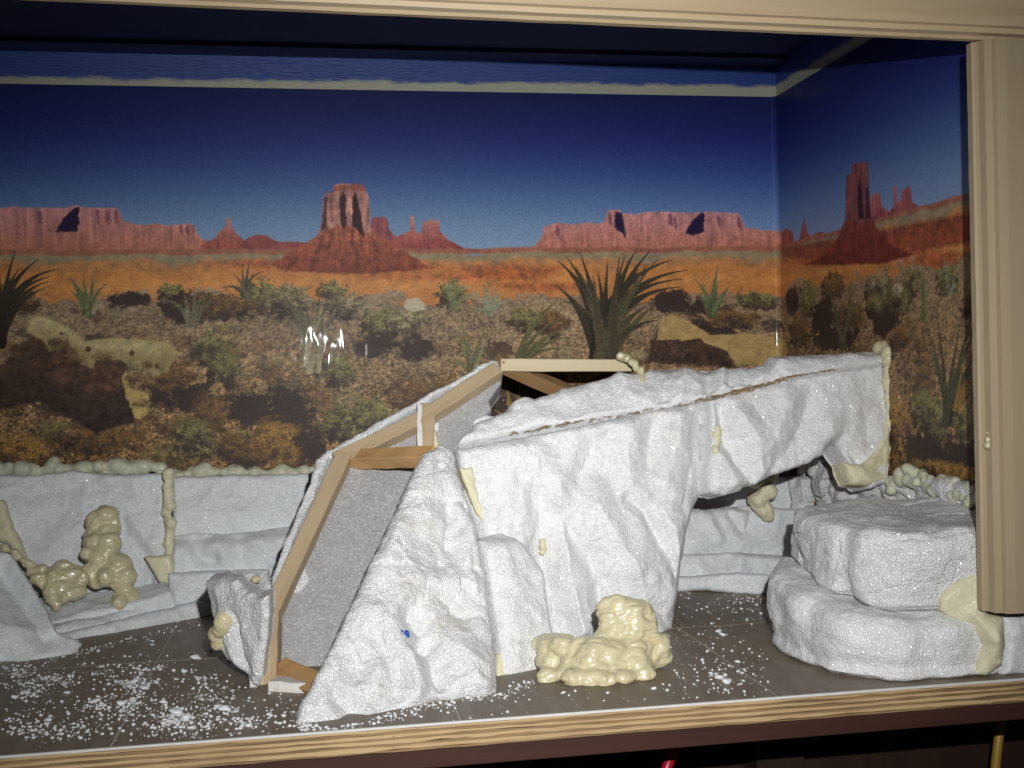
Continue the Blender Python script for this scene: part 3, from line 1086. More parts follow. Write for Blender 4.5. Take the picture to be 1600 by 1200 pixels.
# scrub on the back
rs = random.Random(11)
for _ in range(150):
    x, y = rs.uniform(-20, 1210), 478 + 245 * rs.random() ** .8
    k = .5 + (y - 470) / 240
    blob(x, y, rs.uniform(14, 34) * k, rs.uniform(9, 20) * k, rs.choice((OL, BRN, BRN, GOLD, PALE, DRK)), rs.uniform(.35, .75), (58, 42, 30), .7)
for _ in range(50):
    x, y = rs.uniform(1226, 1530), 470 + 270 * rs.random()
    k = .5 + (y - 470) / 240
    blob(x, y, rs.uniform(8, 18) * k, rs.uniform(9, 22) * k, rs.choice((OL, BRN, BRN, GOLD, DRK)), rs.uniform(.35, .75), (50, 36, 28), .7)
for b in [(20, 470, 50, 22, BRN), (200, 468, 40, 14, DRK), (265, 458, 26, 16, OL), (285, 480, 40, 26, DRK), (330, 470, 40, 16, PALE), (412, 466, 38, 30, OL), (450, 470, 40, 28, PALE), (520, 455, 26, 16, OL),
          (545, 480, 40, 22, PALE), (602, 512, 40, 32, OL), (585, 540, 34, 20, DRK), (650, 548, 30, 18, DRK), (635, 505, 40, 26, PALE), (705, 462, 24, 26, OL), (860, 505, 30, 26, BRN), (820, 500, 30, 22, OL),
          (1100, 480, 34, 16, DRK), (1180, 470, 40, 16, OL), (1050, 470, 34, 20, DRK), (1140, 500, 50, 18, BRN), (525, 582, 30, 30, OL), (330, 548, 36, 30, OL), (350, 580, 30, 30, OL), (270, 600, 44, 40, BRN),
          (300, 620, 40, 26, DRK), (340, 480, 70, 24, BRN), (330, 650, 36, 40, BRN), (300, 680, 40, 28, OL), (395, 640, 46, 30, DRK), (450, 640, 40, 40, DRK), (430, 690, 48, 36, GOLD), (395, 712, 40, 26, BRN),
          (480, 700, 36, 30, DRK), (540, 668, 50, 34, OL), (360, 700, 26, 30, BRN), (150, 690, 60, 26, BRN), (30, 710, 50, 30, GOLD), (440, 712, 34, 24, GOLD), (580, 650, 40, 30, OL), (640, 620, 40, 24, BRN),
          (760, 640, 46, 40, DRK), (830, 600, 60, 30, DRK), (1110, 530, 60, 24, DRK)]:
    blob(*b)
poly([(630, 480), (634, 468), (652, 465), (664, 474), (664, 484), (645, 488)], (150, 138, 112), 0, .1, .1, .4)
# big stone, left
poly([(-40, 640), (-10, 600), (20, 545), (60, 520), (120, 540), (195, 565), (205, 600), (215, 640), (212, 658), (150, 676), (110, 654), (60, 628), (0, 640)], (42, 29, 23), 0, .4, .3, 1.2, soft=.003, top=(70, 50, 34))
poly([(60, 560), (120, 560), (190, 572), (200, 610), (150, 620), (90, 600)], (74, 50, 34), 0, .6, .3, 2, soft=.006, alpha=.7)
poly([(44, 520), (48, 500), (62, 493), (88, 503), (112, 514), (132, 534), (165, 528), (235, 531), (268, 537), (277, 552), (262, 580), (240, 590), (228, 578), (206, 576), (190, 563), (150, 562), (146, 576), (128, 570),
      (122, 552), (104, 536), (78, 548), (66, 530)], (128, 112, 68), 0, .18, .12, .5, top=(146, 130, 84), soft=.0015)
poly([(40, 522), (46, 500), (62, 493), (110, 514), (132, 536), (240, 533), (262, 540), (240, 548), (140, 548), (100, 524), (66, 512)], (152, 138, 92), 0, .2, .12, .8, soft=.004, alpha=.6)
poly([(78, 545), (84, 533), (104, 531), (118, 550), (124, 560), (100, 556)], (84, 66, 38), 0, .3, .2)
poly([(190, 590), (196, 578), (206, 608), (232, 616), (236, 630), (226, 652), (212, 655), (198, 622)], (140, 118, 62), 0, .25, .2)
poly([(60, 514), (100, 524), (128, 545), (180, 548), (262, 562), (262, 580), (240, 590), (206, 576), (190, 563), (150, 562), (128, 570), (104, 536), (78, 548)], (100, 82, 50), 0, .4, .25, 1.0, soft=.005, alpha=.4)
for x, y in ((120, 560), (160, 558), (230, 570), (90, 534), (210, 590), (222, 630)):
    blob(x, y, 16, 7, (104, 84, 48), .7, (60, 42, 28), .4)
for x, y, r in ((206, 552, 5), (96, 521, 3), (114, 522, 2), (138, 545, 5), (100, 548, 7), (245, 572, 5)):
    blob(x, y, r, r, (70, 48, 28), .9, (50, 34, 24), .2)
# stone, right
poly([(1010, 566), (1016, 535), (1030, 512), (1060, 520), (1120, 530), (1150, 575)], (46, 32, 24), 0, .6, .35, 1.4, soft=.003, top=(74, 52, 36))
poly([(1026, 532), (1032, 500), (1048, 490), (1076, 502), (1112, 524), (1170, 521), (1208, 526), (1216, 545), (1224, 552), (1214, 572), (1150, 568), (1135, 548), (1100, 535), (1075, 540), (1060, 530)], (138, 112, 62), 0, .18, .12, .5)
poly([(1062, 545), (1066, 532), (1094, 528), (1112, 545), (1100, 552)], (60, 42, 26), 0, .3, .2)
poly([(1219, 560), (1219, 528), (1226, 530), (1230, 548), (1228, 566)], (138, 112, 62), 0, .18, .12, .5)
# agaves on the back
GRN, GRNT = (70, 74, 42), (88, 92, 56)
agave((135, 492), [(106, 432), (116, 440), (147, 424), (148, 440), (168, 443), (158, 460), (110, 455), (130, 430)], 9, GRN, GRNT, .05)
agave((1112, 492), [(1086, 436), (1098, 440), (1122, 414), (1122, 440), (1142, 445), (1134, 458), (1090, 458)], 9, GRN, GRNT, .05)
agave((382, 466), [(346, 450), (360, 446), (378, 416), (390, 408), (413, 424), (396, 428), (364, 428)], 8, (78, 68, 46), (70, 62, 44))
agave((300, 510), [(250, 470), (266, 478), (286, 456), (304, 450), (326, 456), (334, 472), (318, 468)], 9, (98, 88, 64), (74, 72, 46))
agave((708, 482), [(690, 446), (700, 440), (712, 440), (724, 446), (735, 462)], 7, (86, 86, 50), (98, 98, 60), .05)
agave((765, 490), [(742, 462), (752, 446), (760, 438), (772, 446), (784, 456), (796, 470), (792, 486), (745, 484)], 9, (104, 104, 78), (112, 110, 84), .08)
agave((488, 578), [(436, 452), (444, 470), (452, 482), (462, 448), (500, 462), (512, 466), (546, 462), (540, 488), (476, 470), (520, 500)], 15, (112, 102, 74), (66, 58, 40), .2)
agave((482, 570), [(448, 500), (500, 480), (520, 476)], 10, (128, 118, 92), (92, 84, 60), .2)
dk, dkt = (36, 30, 20), (54, 46, 30)
agave((-8, 540), [(-4, 388), (24, 392), (60, 405), (92, 420), (78, 432), (70, 450), (76, 440), (30, 420), (10, 440)], 20, dk, dkt, .2)
agave((940, 565), [(868, 446), (872, 408), (884, 400), (905, 392), (916, 420), (934, 424), (950, 405), (996, 388), (1018, 390), (1050, 406), (1074, 422), (1066, 436), (1064, 448), (1042, 430), (1020, 440), (900, 418),
                   (890, 430), (1000, 420), (976, 400)], 22, dk, dkt, .22)
for _ in range(12):
    leaf((940 + rs.uniform(-16, 16), 566), (940 + rs.uniform(-95, 120), rs.uniform(400, 520)), (rs.uniform(-20, 20), -25), 9, (58 + rs.uniform(-14, 26), 50 + rs.uniform(-12, 22), 32), (70, 60, 38))
agave((950, 566), [(968, 402), (990, 440), (920, 440), (1010, 480), (1030, 500), (880, 470), (960, 450)], 18, (70, 62, 40), (52, 44, 28), .18)
agave((800, 600), [(880, 464), (872, 500), (890, 512), (905, 530), (860, 545), (735, 540), (840, 490), (900, 548)], 11, (62, 60, 30), (82, 78, 42), .12)
agave((738, 590), [(708, 508), (720, 500), (728, 520), (764, 500), (690, 560), (775, 510)], 7, (88, 84, 50), (96, 92, 58), .06)
agave((806, 690), [(830, 590), (790, 600), (850, 620), (770, 640), (815, 585)], 12, (120, 92, 30), (96, 76, 28), .12)
# side wall scrub
for b in [(1238, 470, 12, 26, DRK), (1262, 470, 16, 34, OL), (1300, 450, 22, 26, BRN), (1286, 500, 24, 34, DRK), (1330, 500, 26, 30, BRN), (1372, 450, 24, 30, PALE), (1385, 500, 24, 30, DRK), (1424, 440, 14, 34, OL),
          (1400, 470, 24, 28, OL), (1480, 440, 18, 28, OL), (1366, 480, 16, 22, OL), (1405, 530, 20, 24, BRN), (1440, 600, 20, 30, BRN), (1400, 660, 16, 44, GOLD), (1460, 660, 26, 50, OL), (1510, 670, 26, 40, OL),
          (1440, 640, 20, 36, OL), (1440, 700, 40, 24, DRK), (1500, 712, 40, 26, DRK), (1515, 480, 14, 26, BRN), (1480, 740, 60, 20, GOLD), (1250, 520, 20, 30, BRN), (1300, 530, 40, 20, DRK)]:
    blob(*b)
blob(1402, 452, 9, 11, (150, 132, 108), 1.0, (110, 92, 70), .15)
agave((1318, 545), [(1290, 440), (1304, 470), (1332, 430), (1346, 460), (1330, 470), (1300, 500)], 9, (62, 58, 34), (84, 82, 50), .06)
agave((1442, 500), [(1432, 410), (1446, 420), (1440, 400), (1456, 440)], 7, GRN, GRNT, .05)
agave((1484, 460), [(1466, 420), (1474, 404), (1482, 412), (1492, 420), (1500, 440)], 7, (84, 88, 66), (100, 102, 78), .05)
agave((1482, 662), [(1444, 500), (1452, 540), (1462, 480), (1476, 590), (1502, 500), (1520, 490), (1528, 510), (1534, 560), (1520, 580), (1536, 540)], 14, (46, 44, 26), (70, 66, 38), .1)
agave((1492, 640), [(1532, 580), (1526, 595), (1510, 560)], 9, (116, 84, 26), (96, 76, 30), .12)

# mesh of the paper
V = np.zeros((NR, NC, 3))
V[..., 0] = pos[None, :, 0]
V[..., 1] = pos[None, :, 1]
V[..., 2] = ZZ[:, None]
wr = .0006 * n2(.16, .12, 2, 51)
on_back = (np.arange(NC) < len(s_back))[None, :] * np.ones((NR, 1))
V[..., 1] -= np.abs(wr) * on_back
idx = np.arange(NR * NC).reshape(NR, NC)
Fq = np.stack((idx[:-1, :-1].ravel(), idx[:-1, 1:].ravel(), idx[1:, 1:].ravel(), idx[1:, :-1].ravel()), 1)
pm = mesh_np('backdrop_print', V.reshape(-1, 3), Fq)
ca = pm.color_attributes.new('print', 'FLOAT_COLOR', 'POINT')
IMG = IMG.reshape(-1, 3)
lum = IMG @ np.array((.3, .55, .15))
IMG = (lum[:, None] * .12 + IMG * .88) * .97 + np.array((3, 4, 7.))  # faint blue-grey veil of the paper's sheen blended into the print colours
lin = np.clip(srgb_lin(IMG) / .52, 0, .9)
ca.data.foreach_set('color', np.c_[lin, np.ones(len(lin))].astype(np.float32).ravel())
bd = link('backdrop_print', pm, M['print'], None, (0, BACK, .3))
tag(bd, 'glossy printed desert backdrop with red buttes, agaves and blue sky lining back and right walls', 'backdrop')

# ================================================================== THE ROCK CAVE (front shell, bridge, rear shell on battens)
cave = empty('rock_cave', (.16, .95, 0),
             'big white carved polystyrene cave rock with bridge, wooden batten frame and foam glued seams', 'fake rock')
pA = Plane(on_floor(480, 1132), on_floor(780, 1086), at(690, 690, .975))
pC = Plane(on_floor(870, 1005), on_floor(1062, 987), at(1110, 622, 1.045))
pB = Plane(on_floor(785, 1057), on_floor(872, 1040), at(800, 822, .955))
pD = Plane(at(725, 690, 1.045), at(1112, 619, 1.046), at(990, 562, 1.085))
pE = Plane(at(1225, 590, 1.040), at(1392, 566, 1.062), at(1300, 540, 1.064))
pF = Plane(at(1112, 622, 1.036), at(1120, 768, 1.018), at(1386, 640, 1.062))
pG = Plane(on_floor(430, 1044), on_floor(496, 1041), at(775, 570, 1.10))

slab('ramp_slab', pA, [(690, 688), (712, 694), (722, 735), (745, 800), (762, 880), (772, 960), (780, 1030), (782, 1080), (762, 1088), (735, 1086), (712, 1092), (686, 1088), (660, 1102), (625, 1108), (600, 1120), (565, 1134),
                        (528, 1140), (492, 1134), (464, 1124), (468, 1104), (485, 1073), (530, 985), (575, 890), (620, 795), (662, 706)],
     .03, M['eps_dirty'], cave, [
    ('line', [(700, 780), (702, 850), (690, 880)], .010, -.006), ('line', [(722, 800), (735, 870), (750, 930)], .008, .004), ('area', [(705, 790), (728, 800), (745, 860), (770, 950), (740, 940), (715, 880), (700, 850)], .006, -.005),
    ('line', [(690, 930), (725, 960)], .008, -.004), ('line', [(640, 900), (600, 1000), (585, 1080)], .016, .005), ('line', [(640, 960), (660, 1000)], .010, -.005), ('area', [(625, 945), (655, 935), (672, 965), (655, 985), (640, 980)], .006, -.005),
    ('line', [(560, 1040), (545, 1110)], .010, -.005), ('line', [(595, 1000), (622, 1050), (625, 1100)], .009, -.006), ('line', [(640, 1020), (655, 1095)], .010, .007), ('line', [(672, 1010), (690, 1085)], .007, -.009),
    ('line', [(720, 1020), (745, 1075)], .014, .007), ('line', [(520, 1090), (560, 1115)], .006, -.004), ('line', [(515, 1110), (550, 1130)], .012, .005), ('line', [(660, 760), (610, 860), (560, 980)], .016, .004),
    ('lip', [(712, 694), (745, 800), (772, 960), (782, 1080)], .008, -.005)], res=.0010, edge=.006, rough=1.25, jag=.0014, seed=3, facet=.0022)
slab('wedge_slab', pB, [(757, 838), (766, 828), (798, 821), (822, 829), (842, 848), (853, 890), (862, 960), (872, 1010), (870, 1045), (838, 1054), (800, 1060), (786, 1052), (781, 990), (770, 920)], .03, M['eps'], cave, [
    ('lip', [(766, 828), (798, 821), (822, 829), (848, 860)], .010, -.014), ('line', [(790, 860), (812, 1040)], .018, .003)], res=.0011, edge=.006, rough=.7, jag=.0006, seed=9)
slab('cliff_slab', pC, [(716, 701), (760, 693), (800, 685), (900, 666), (1000, 645), (1108, 624), (1113, 645), (1108, 700), (1112, 740), (1106, 775), (1090, 800), (1080, 870), (1072, 930), (1064, 986), (1040, 994), (960, 1002),
                         (880, 1012), (862, 1005), (800, 1000), (770, 930), (752, 850), (728, 770)], .035, M['eps'], cave, [
    ('line', [(845, 770), (848, 810), (852, 870), (866, 940), (878, 1000)], .011, -.012), ('line', [(872, 760), (880, 850), (905, 990)], .014, .010), ('line', [(872, 800), (905, 850), (938, 900), (950, 980)], .010, -.009),
    ('line', [(925, 700), (905, 750), (900, 790)], .010, -.006), ('line', [(930, 800), (960, 850), (985, 880), (1010, 940)], .022, .014), ('line', [(985, 780), (1015, 810), (1052, 880), (1058, 900)], .007, -.008),
    ('line', [(1040, 800), (1060, 850), (1064, 960)], .010, .007), ('line', [(1000, 930), (1050, 972)], .012, -.007), ('line', [(800, 700), (795, 760), (770, 800)], .020, .006), ('line', [(985, 660), (978, 720), (985, 760)], .012, .006),
    ('line', [(955, 680), (945, 740)], .008, -.005), ('line', [(1060, 640), (1055, 700), (1040, 750)], .016, .008), ('line', [(1025, 660), (1010, 730)], .009, -.006), ('line', [(1090, 640), (1085, 720), (1070, 790)], .008, -.004),
    ('line', [(835, 720), (840, 760)], .014, .004), ('area', [(975, 770), (1010, 765), (1030, 790), (1010, 830), (985, 825)], .010, .004),
    ('lip', [(1113, 640), (1106, 775), (1075, 900), (1064, 986)], .012, -.016), ('lip', [(716, 701), (752, 850), (790, 1000)], .010, -.003)], res=.0011, edge=.007, rough=1.0, jag=.0010, seed=17)
slab('cap_slab', pD, [(716, 692), (726, 668), (742, 650), (790, 632), (832, 609), (862, 600), (925, 578), (965, 568), (988, 562), (1020, 556), (1100, 557), (1165, 560), (1212, 557), (1226, 552), (1232, 588), (1180, 602), (1112, 616),
                       (1052, 631), (980, 641), (900, 655), (850, 663), (791, 674)], .022, M['eps'], cave, [
    ('lip', [(832, 609), (925, 578), (988, 562)], .009, -.016), ('lip', [(988, 560), (1100, 555), (1226, 551)], .011, -.020), ('lip', [(726, 668), (742, 650), (790, 632)], .006, -.009),
    ('line', [(1105, 570), (1110, 612)], .006, -.007), ('line', [(1128, 575), (1132, 606)], .007, .006), ('line', [(1140, 575), (1140, 600)], .004, -.004), ('line', [(965, 575), (985, 620)], .008, .005), ('line', [(1040, 570), (1035, 630)], .009, -.005),
    ('line', [(1070, 575), (1066, 625)], .008, .005), ('line', [(1165, 570), (1168, 600)], .006, -.004), ('line', [(1190, 570), (1192, 596)], .007, .004)], res=.0011, edge=.004, rough=.9, seed=23)
slab('bridge_cap', pE, [(1210, 549), (1240, 546), (1300, 544), (1360, 540), (1386, 540), (1394, 549), (1392, 565), (1340, 571), (1290, 579), (1230, 589), (1214, 572)], .03, M['eps'], cave,
     [('lip', [(1210, 548), (1300, 543), (1390, 540)], .007, -.010)], res=.0011, edge=.004, rough=.7, seed=29)
slab('bridge_slab', pF, [(1112, 624), (1150, 612), (1226, 595), (1300, 582), (1382, 571), (1389, 600), (1390, 650), (1392, 705), (1392, 752), (1362, 762), (1342, 748), (1330, 712), (1318, 691), (1304, 690), (1296, 704), (1270, 722), (1240, 731),
                          (1204, 744), (1184, 756), (1172, 752), (1160, 766), (1136, 774), (1114, 768), (1109, 750), (1113, 700)], .03, M['eps'], cave, [
    ('line', [(1128, 640), (1140, 700), (1172, 752)], .008, -.009), ('line', [(1150, 640), (1180, 690), (1190, 750)], .011, .007), ('line', [(1265, 620), (1245, 690), (1205, 735)], .010, -.005), ('line', [(1230, 630), (1200, 700)], .018, .006),
    ('line', [(1325, 640), (1300, 660), (1270, 700)], .016, .004), ('line', [(1355, 650), (1360, 710)], .010, -.004), ('area', [(1115, 706), (1160, 700), (1172, 750), (1140, 772), (1112, 766)], .006, .005),
    ('lip', [(1296, 704), (1318, 690), (1346, 724)], .006, -.008)], res=.0011, edge=.005, rough=1.0, jag=.0016, seed=31)
slab('rear_slab', pG, [(402, 1072), (410, 1000), (418, 950), (424, 905), (440, 862), (466, 800), (488, 752), (494, 718), (512, 706), (560, 678), (605, 652), (652, 626), (700, 600), (742, 576), (770, 562), (788, 566), (782, 600), (764, 622),
                        (768, 640), (742, 656), (720, 720), (640, 860), (560, 1010), (540, 1046), (496, 1044), (430, 1048)], .024, M['cut'], cave, [], res=.0016, edge=.0015, rough=.25, jag=.0012, seed=37, plane_cut=0)
# its rough outer rim, torn beads standing proud of the battens
pG2 = pG.shifted(.004)
for seed, ol in ((41, [(402, 1074), (408, 1000), (416, 952), (422, 908), (438, 862), (464, 800), (486, 752), (488, 735), (500, 728), (498, 752), (470, 815), (446, 876), (430, 920), (420, 960), (414, 1074)]),
                 (43, [(488, 742), (494, 716), (512, 704), (560, 676), (605, 650), (652, 624), (700, 598), (742, 574), (768, 561), (776, 566), (742, 584), (700, 608), (652, 634), (605, 662), (560, 690), (515, 716), (502, 740)])):
    slab('rim_slab', pG2, ol, .03, M['eps_rough'], cave, [], res=.0012, edge=.003, rough=1.0, jag=.0016, seed=seed)
slab('inner_slab', Plane(at(665, 700, 1.06), at(740, 690, 1.06), at(700, 655, 1.075)), [(664, 656), (700, 652), (738, 650), (760, 646), (790, 650), (790, 700), (664, 704)], .02, M['eps'], cave, [], res=.0014, rough=.6, seed=47)
slab('glue_patch', pG.shifted(.0025), [(452, 890), (478, 878), (482, 908), (462, 924), (448, 918)], .003, M['eps_rough'], cave, [], res=.001, edge=.0015, rough=.4, jag=.003, seed=49)

NG = pG.N
BT = .014


def on_g(x, y, d=0.0):
    return pG.shifted(d).hit(x, y)


bar('batten', on_g(419, 1079, .043), on_g(424, 951, .034), .0115, .03, NG, M['batten'], cave)
bar('batten', on_g(408.5, 1079, .0435), on_g(412, 940, .034), .0035, .03, NG, M['batten_pale'], cave)['label'] = 'thin pale strip added as the left face of the lower batten'  # separate pale bar added to give the lower batten its cream left face
bar('batten', on_g(425, 950, .034), on_g(538, 706, .017), .0135, .017, NG, M['batten'], cave)
bar('batten', on_g(524, 716, BT), on_g(657, 652, BT), .0135, BT, NG, M['batten'], cave)
bar('batten', on_g(658, 651, BT), on_g(778, 573, BT), .0135, BT, NG, M['batten'], cave)
bar('batten', on_g(668, 630, BT - .001), on_g(666, 702, BT - .001), .0135, BT, NG, M['batten'], cave)
bar('batten', on_g(655, 631, BT + .0015), on_g(656, 696, BT + .0015), .0045, .012, NG, M['white_wood'], cave)['label'] = 'white primed strut'
# cross members from the rear shell to the front shell
a, b = on_g(542, 709, .006), pA.hit(676, 706) + np.array((0, .012, 0))
bar('batten', a, b, .0135, .014, (0, -.8, .6), M['batten_orange'], cave)['label'] = 'orange fir cross batten'
a, b = on_floor(433, 1058), on_floor(505, 1092)
a[2] = b[2] = .0095
bar('batten', a, b, .018, .012, (-.15, -.75, .65), M['batten_orange'], cave)['label'] = 'orange fir cross batten lying on the floor'
a, b = at(780, 573, 1.098), at(905, 627, 1.15)
bar('batten', a, b, .0135, .014, (0, -.8, -.5), M['batten_dark'], cave)['label'] = 'dark brown cross batten at the peak'
a, b = at(783, 570, 1.096), at(996, 571, 1.11)
bar('batten', a, b, .0120, .012, (0, -1, .05), M['batten_pale'], cave)['label'] = 'pale horizontal batten along the top'
a, b = on_floor(418, 1083), on_floor(478, 1086)
a[2] = b[2] = .0035
bar('batten', a + np.array((0, .004, 0)), b + np.array((0, .004, 0)), .008, .02, (0, -1, .02), M['white_wood'], cave)['label'] = 'white offcut under the frame'

# small lump on the left foot of the frame
pH = Plane(at(346, 1028, .930), on_floor(398, 1079), at(330, 905, .935))
slab('foot_block', pH, [(318, 908), (340, 904), (362, 908), (380, 926), (398, 936), (412, 932), (408, 1000), (402, 1060), (396, 1076), (382, 1056), (352, 1034), (338, 1012), (328, 960)], .03, M['eps_rough'], cave, [
    ('line', [(362, 960), (372, 1010), (384, 1050)], .005, -.005), ('line', [(352, 990), (368, 1035)], .006, .003), ('line', [(340, 920), (350, 960)], .010, .004)],
     res=.0011, edge=.005, rough=.9, jag=.0010, seed=53, side=(.003, .03, 0))
slab('foot_block', Plane(at(392, 1078, .905), at(416, 1079, .905), at(404, 935, .93)), [(394, 938), (409, 930), (407, 1000), (404, 1079), (390, 1082), (386, 1020), (392, 980)], .024, M['eps_rough'], cave, [], res=.0011, edge=.002, rough=.5, jag=.0012, seed=57)
slab('foot_block', Plane(at(340, 930, 1.03), at(418, 930, 1.0), at(380, 890, 1.04)), [(330, 900), (350, 891), (418, 893), (424, 912), (414, 945), (350, 945), (322, 915)], .02, M['eps'], cave,
     [('line', [(352, 892), (420, 895)], .005, .003)], res=.0013, edge=.004, rough=.8, seed=59)

# foam in the cave's joints
FD, FO = M['foam_dull'], M['foam']
slab('foam_seam', pC.shifted(.0022), [(719, 730), (737, 731), (745, 750), (748, 780), (757, 806), (770, 824), (764, 828), (748, 806), (740, 790), (730, 764)], .01, FD, cave, [], res=.0009, edge=.002, rough=.9, jag=.0022, seed=61)
slab('foam_seam', pB.shifted(-.002), [(778, 1018), (790, 1022), (806, 1048), (800, 1062), (778, 1058)], .008, FD, cave, [], res=.001, edge=.003, rough=.6, seed=63)
blobs('foam_seam', chain([pC.hit(850, 842) + (0, .002, 0), pC.hit(849, 868) + (0, .003, 0)], .0022), .001, FD, cave, seed=64)
blobs('foam_seam', chain([pF.hit(1120, 668) + (0, .002, 0), pF.hit(1122, 690) + (0, .002, 0), pF.hit(1118, 708) + (0, .002, 0)], .0036, .5, .2), .0012, FD, cave, seed=65)
blobs('foam_seam', chain([pD.hit(985, 562) + (0, .004, .001), pD.hit(968, 560) + (0, .008, .001)], .0052, .5, .2) + chain([pD.hit(990, 565), pD.hit(1002, 582), pD.hit(1004, 600)], .0034, .5, .2), .001, M['foam'], cave, seed=66)
blobs('foam_seam', chain([at(1374, 541, 1.072), at(1388, 546, 1.062), at(1390, 566, 1.058)], .0068, .5, .2), .001, M['foam'], cave, seed=67)
blobs('foam_seam', chain([at(1391, 572, 1.062), at(1392, 640, 1.062), at(1386, 700, 1.063), at(1378, 735, 1.064)], .0050, .45, .2), .0012, M['foam_dull'], cave, seed=68)
slab('foam_seam', pF.shifted(.001), [(1386, 640), (1394, 660), (1392, 722), (1388, 748), (1360, 760), (1334, 756), (1320, 722), (1352, 726), (1372, 700)], .02, FD, cave, [], res=.0012, edge=.005, rough=1.4, seed=69)
blobs('foam_seam', chain([at(398, 903, 1.0), at(400, 912, .995)], .0040, .5, .2), .001, FO, cave, seed=70)
slab('foam_seam', pG.shifted(.002), [(640, 668), (668, 700), (690, 700), (676, 660), (668, 664), (664, 690)], .004, FD, cave, [], res=.001, edge=.002, seed=71)

# brown fibres caught in the long crack
Vf, Ff = [], []
for k in range(150):
    seg = random.choice([((791, 676), (900, 658)), ((900, 658), (1052, 634)), ((1052, 634), (1112, 619)), ((1100, 624), (1180, 606)), ((1112, 619), (1225, 590)), ((1112, 619), (1225, 590)), ((1225, 590), (1300, 578))])
    t = random.random()
    x, y = (seg[0][i] + (seg[1][i] - seg[0][i]) * t for i in (0, 1))
    p = pD.hit(x + random.uniform(-2, 2), y + random.uniform(-1, 4)) if x < 1225 else pE.hit(x, y)
    p = p + np.array((0, -.0035 - random.uniform(0, .002), 0))
    L = random.uniform(.002, .011)
    d = np.array((1, random.uniform(-.2, .2), .19 + random.gauss(0, .18)))
    d /= np.linalg.norm(d)
    w = random.uniform(.00018, .0004)
    n = len(Vf)
    for s in (0, .5, 1):
        c = p + d * L * (s - .5) + np.array((0, 0, .0008 * math.sin(s * 3)))
        Vf += [c + (0, 0, w), c + (0, -w, -w), c + (0, w, -w)]
    for s in (0, 1):
        for q in range(3):
            Ff.append([n + s * 3 + q, n + s * 3 + (q + 1) % 3, n + s * 3 + 3 + (q + 1) % 3, n + s * 3 + 3 + q])
tag(link('fibre', mesh_np('fibre', Vf, Ff), M['fibre'], cave), kind='stuff')
for q in ((635, 989, .0022), (628, 986, .0012), (619, 984, .0010)):
    p = pA.shifted(.003).hit(q[0], q[1])
    blobs('ink_mark', [(p, q[2]), (p + np.array((.0006, -.0002, -.0022)), q[2] * .8)], .0005, M['blue_mark'], cave, wob=.0003, smooth=2)

# ================================================================== BLOCKS LINING THE BACK WALL
WM = M['eps_wall']


def block(label, *a, **k):
    return tag(slab('polystyrene_block', *a, **k), label, 'polystyrene block', 'white polystyrene blocks lining the tank walls')


def vplane(Yb, Yt, x0=0, x1=400, yb=900, yt=740):
    return Plane(at(x0, yb, Yb), at(x1, yb, Yb), at((x0 + x1) / 2, yt, Yt))


block('widest white block at the back left, upright behind the tall foam blob', vplane(1.235, 1.262), [(-60, 742), (60, 740), (110, 734), (180, 740), (256, 738), (258, 800), (263, 866), (240, 930), (150, 950), (60, 930), (-60, 900)], .03, WM, feats=[
    ('area', [(190, 812), (232, 862), (250, 940), (170, 950), (178, 870)], .006, -.007), ('line', [(20, 770), (70, 772), (120, 760), (200, 766)], .008, -.003), ('line', [(30, 830), (70, 900)], .02, .004)], res=.0017, rough=1.2, seed=101)
block('white block with a flat upper face, against the backdrop between foam seam and wooden frame', vplane(1.246, 1.262, 270, 480, 830, 740), [(268, 744), (330, 742), (400, 740), (498, 738), (505, 780), (485, 850), (440, 855), (360, 856), (300, 856), (270, 856)], .03, WM,
      feats=[('line', [(290, 800), (440, 800)], .012, .003)], res=.0017, rough=1.0, seed=103)
block('white block with dribble-like carving, a step below the flat block left of the frame', vplane(1.222, 1.228, 270, 480, 890, 830), [(270, 838), (300, 832), (360, 834), (420, 826), (455, 822), (470, 840), (450, 915), (380, 915), (320, 915), (268, 915)], .05, WM,
      feats=[('line', [(300, 850), (312, 870), (330, 874)], .006, -.006), ('line', [(340, 845), (352, 870)], .008, .006), ('line', [(376, 846), (382, 885)], .007, -.005), ('line', [(410, 845), (425, 875)], .009, .005), ('lip', [(270, 838), (360, 834), (455, 822)], .007, -.012)], res=.0015, rough=1.0, seed=107)
block('low white block at the floor just left of the notched foot piece', vplane(1.200, 1.205, 270, 340, 950, 890), [(262, 896), (330, 892), (420, 890), (420, 960), (330, 968), (280, 962), (262, 930)], .06, WM, feats=[('line', [(280, 930), (340, 930)], .01, .005)], res=.0016, rough=1.0, seed=109)
pL1 = Plane(on_floor(85, 1005), on_floor(330, 962), on_floor(330, 962) + np.array((0, .012, .05)))
block('long low white ledge block on the floor under the back left foam', pL1, [(40, 1010), (90, 990), (160, 975), (240, 955), (330, 935), (345, 950), (335, 966), (240, 985), (160, 1005), (90, 1022), (40, 1036), (20, 1030)], .12, WM, feats=[], res=.0016, edge=.006, rough=1.1, seed=113)
pL2 = Plane(at(85, 985, 1.125), at(285, 935, 1.20), at(285, 915, 1.212))
block('thin white ledge block lying on top of the long low ledge', pL2, [(82, 968), (130, 958), (200, 945), (280, 922), (290, 940), (240, 956), (160, 975), (86, 990)], .1, WM, feats=[('lip', [(82, 968), (200, 945), (280, 922)], .005, -.006)], res=.0014, edge=.004, rough=1.0, seed=117)
pM = Plane(on_floor(-60, 1048), on_floor(60, 1030), at(20, 870, 1.12))
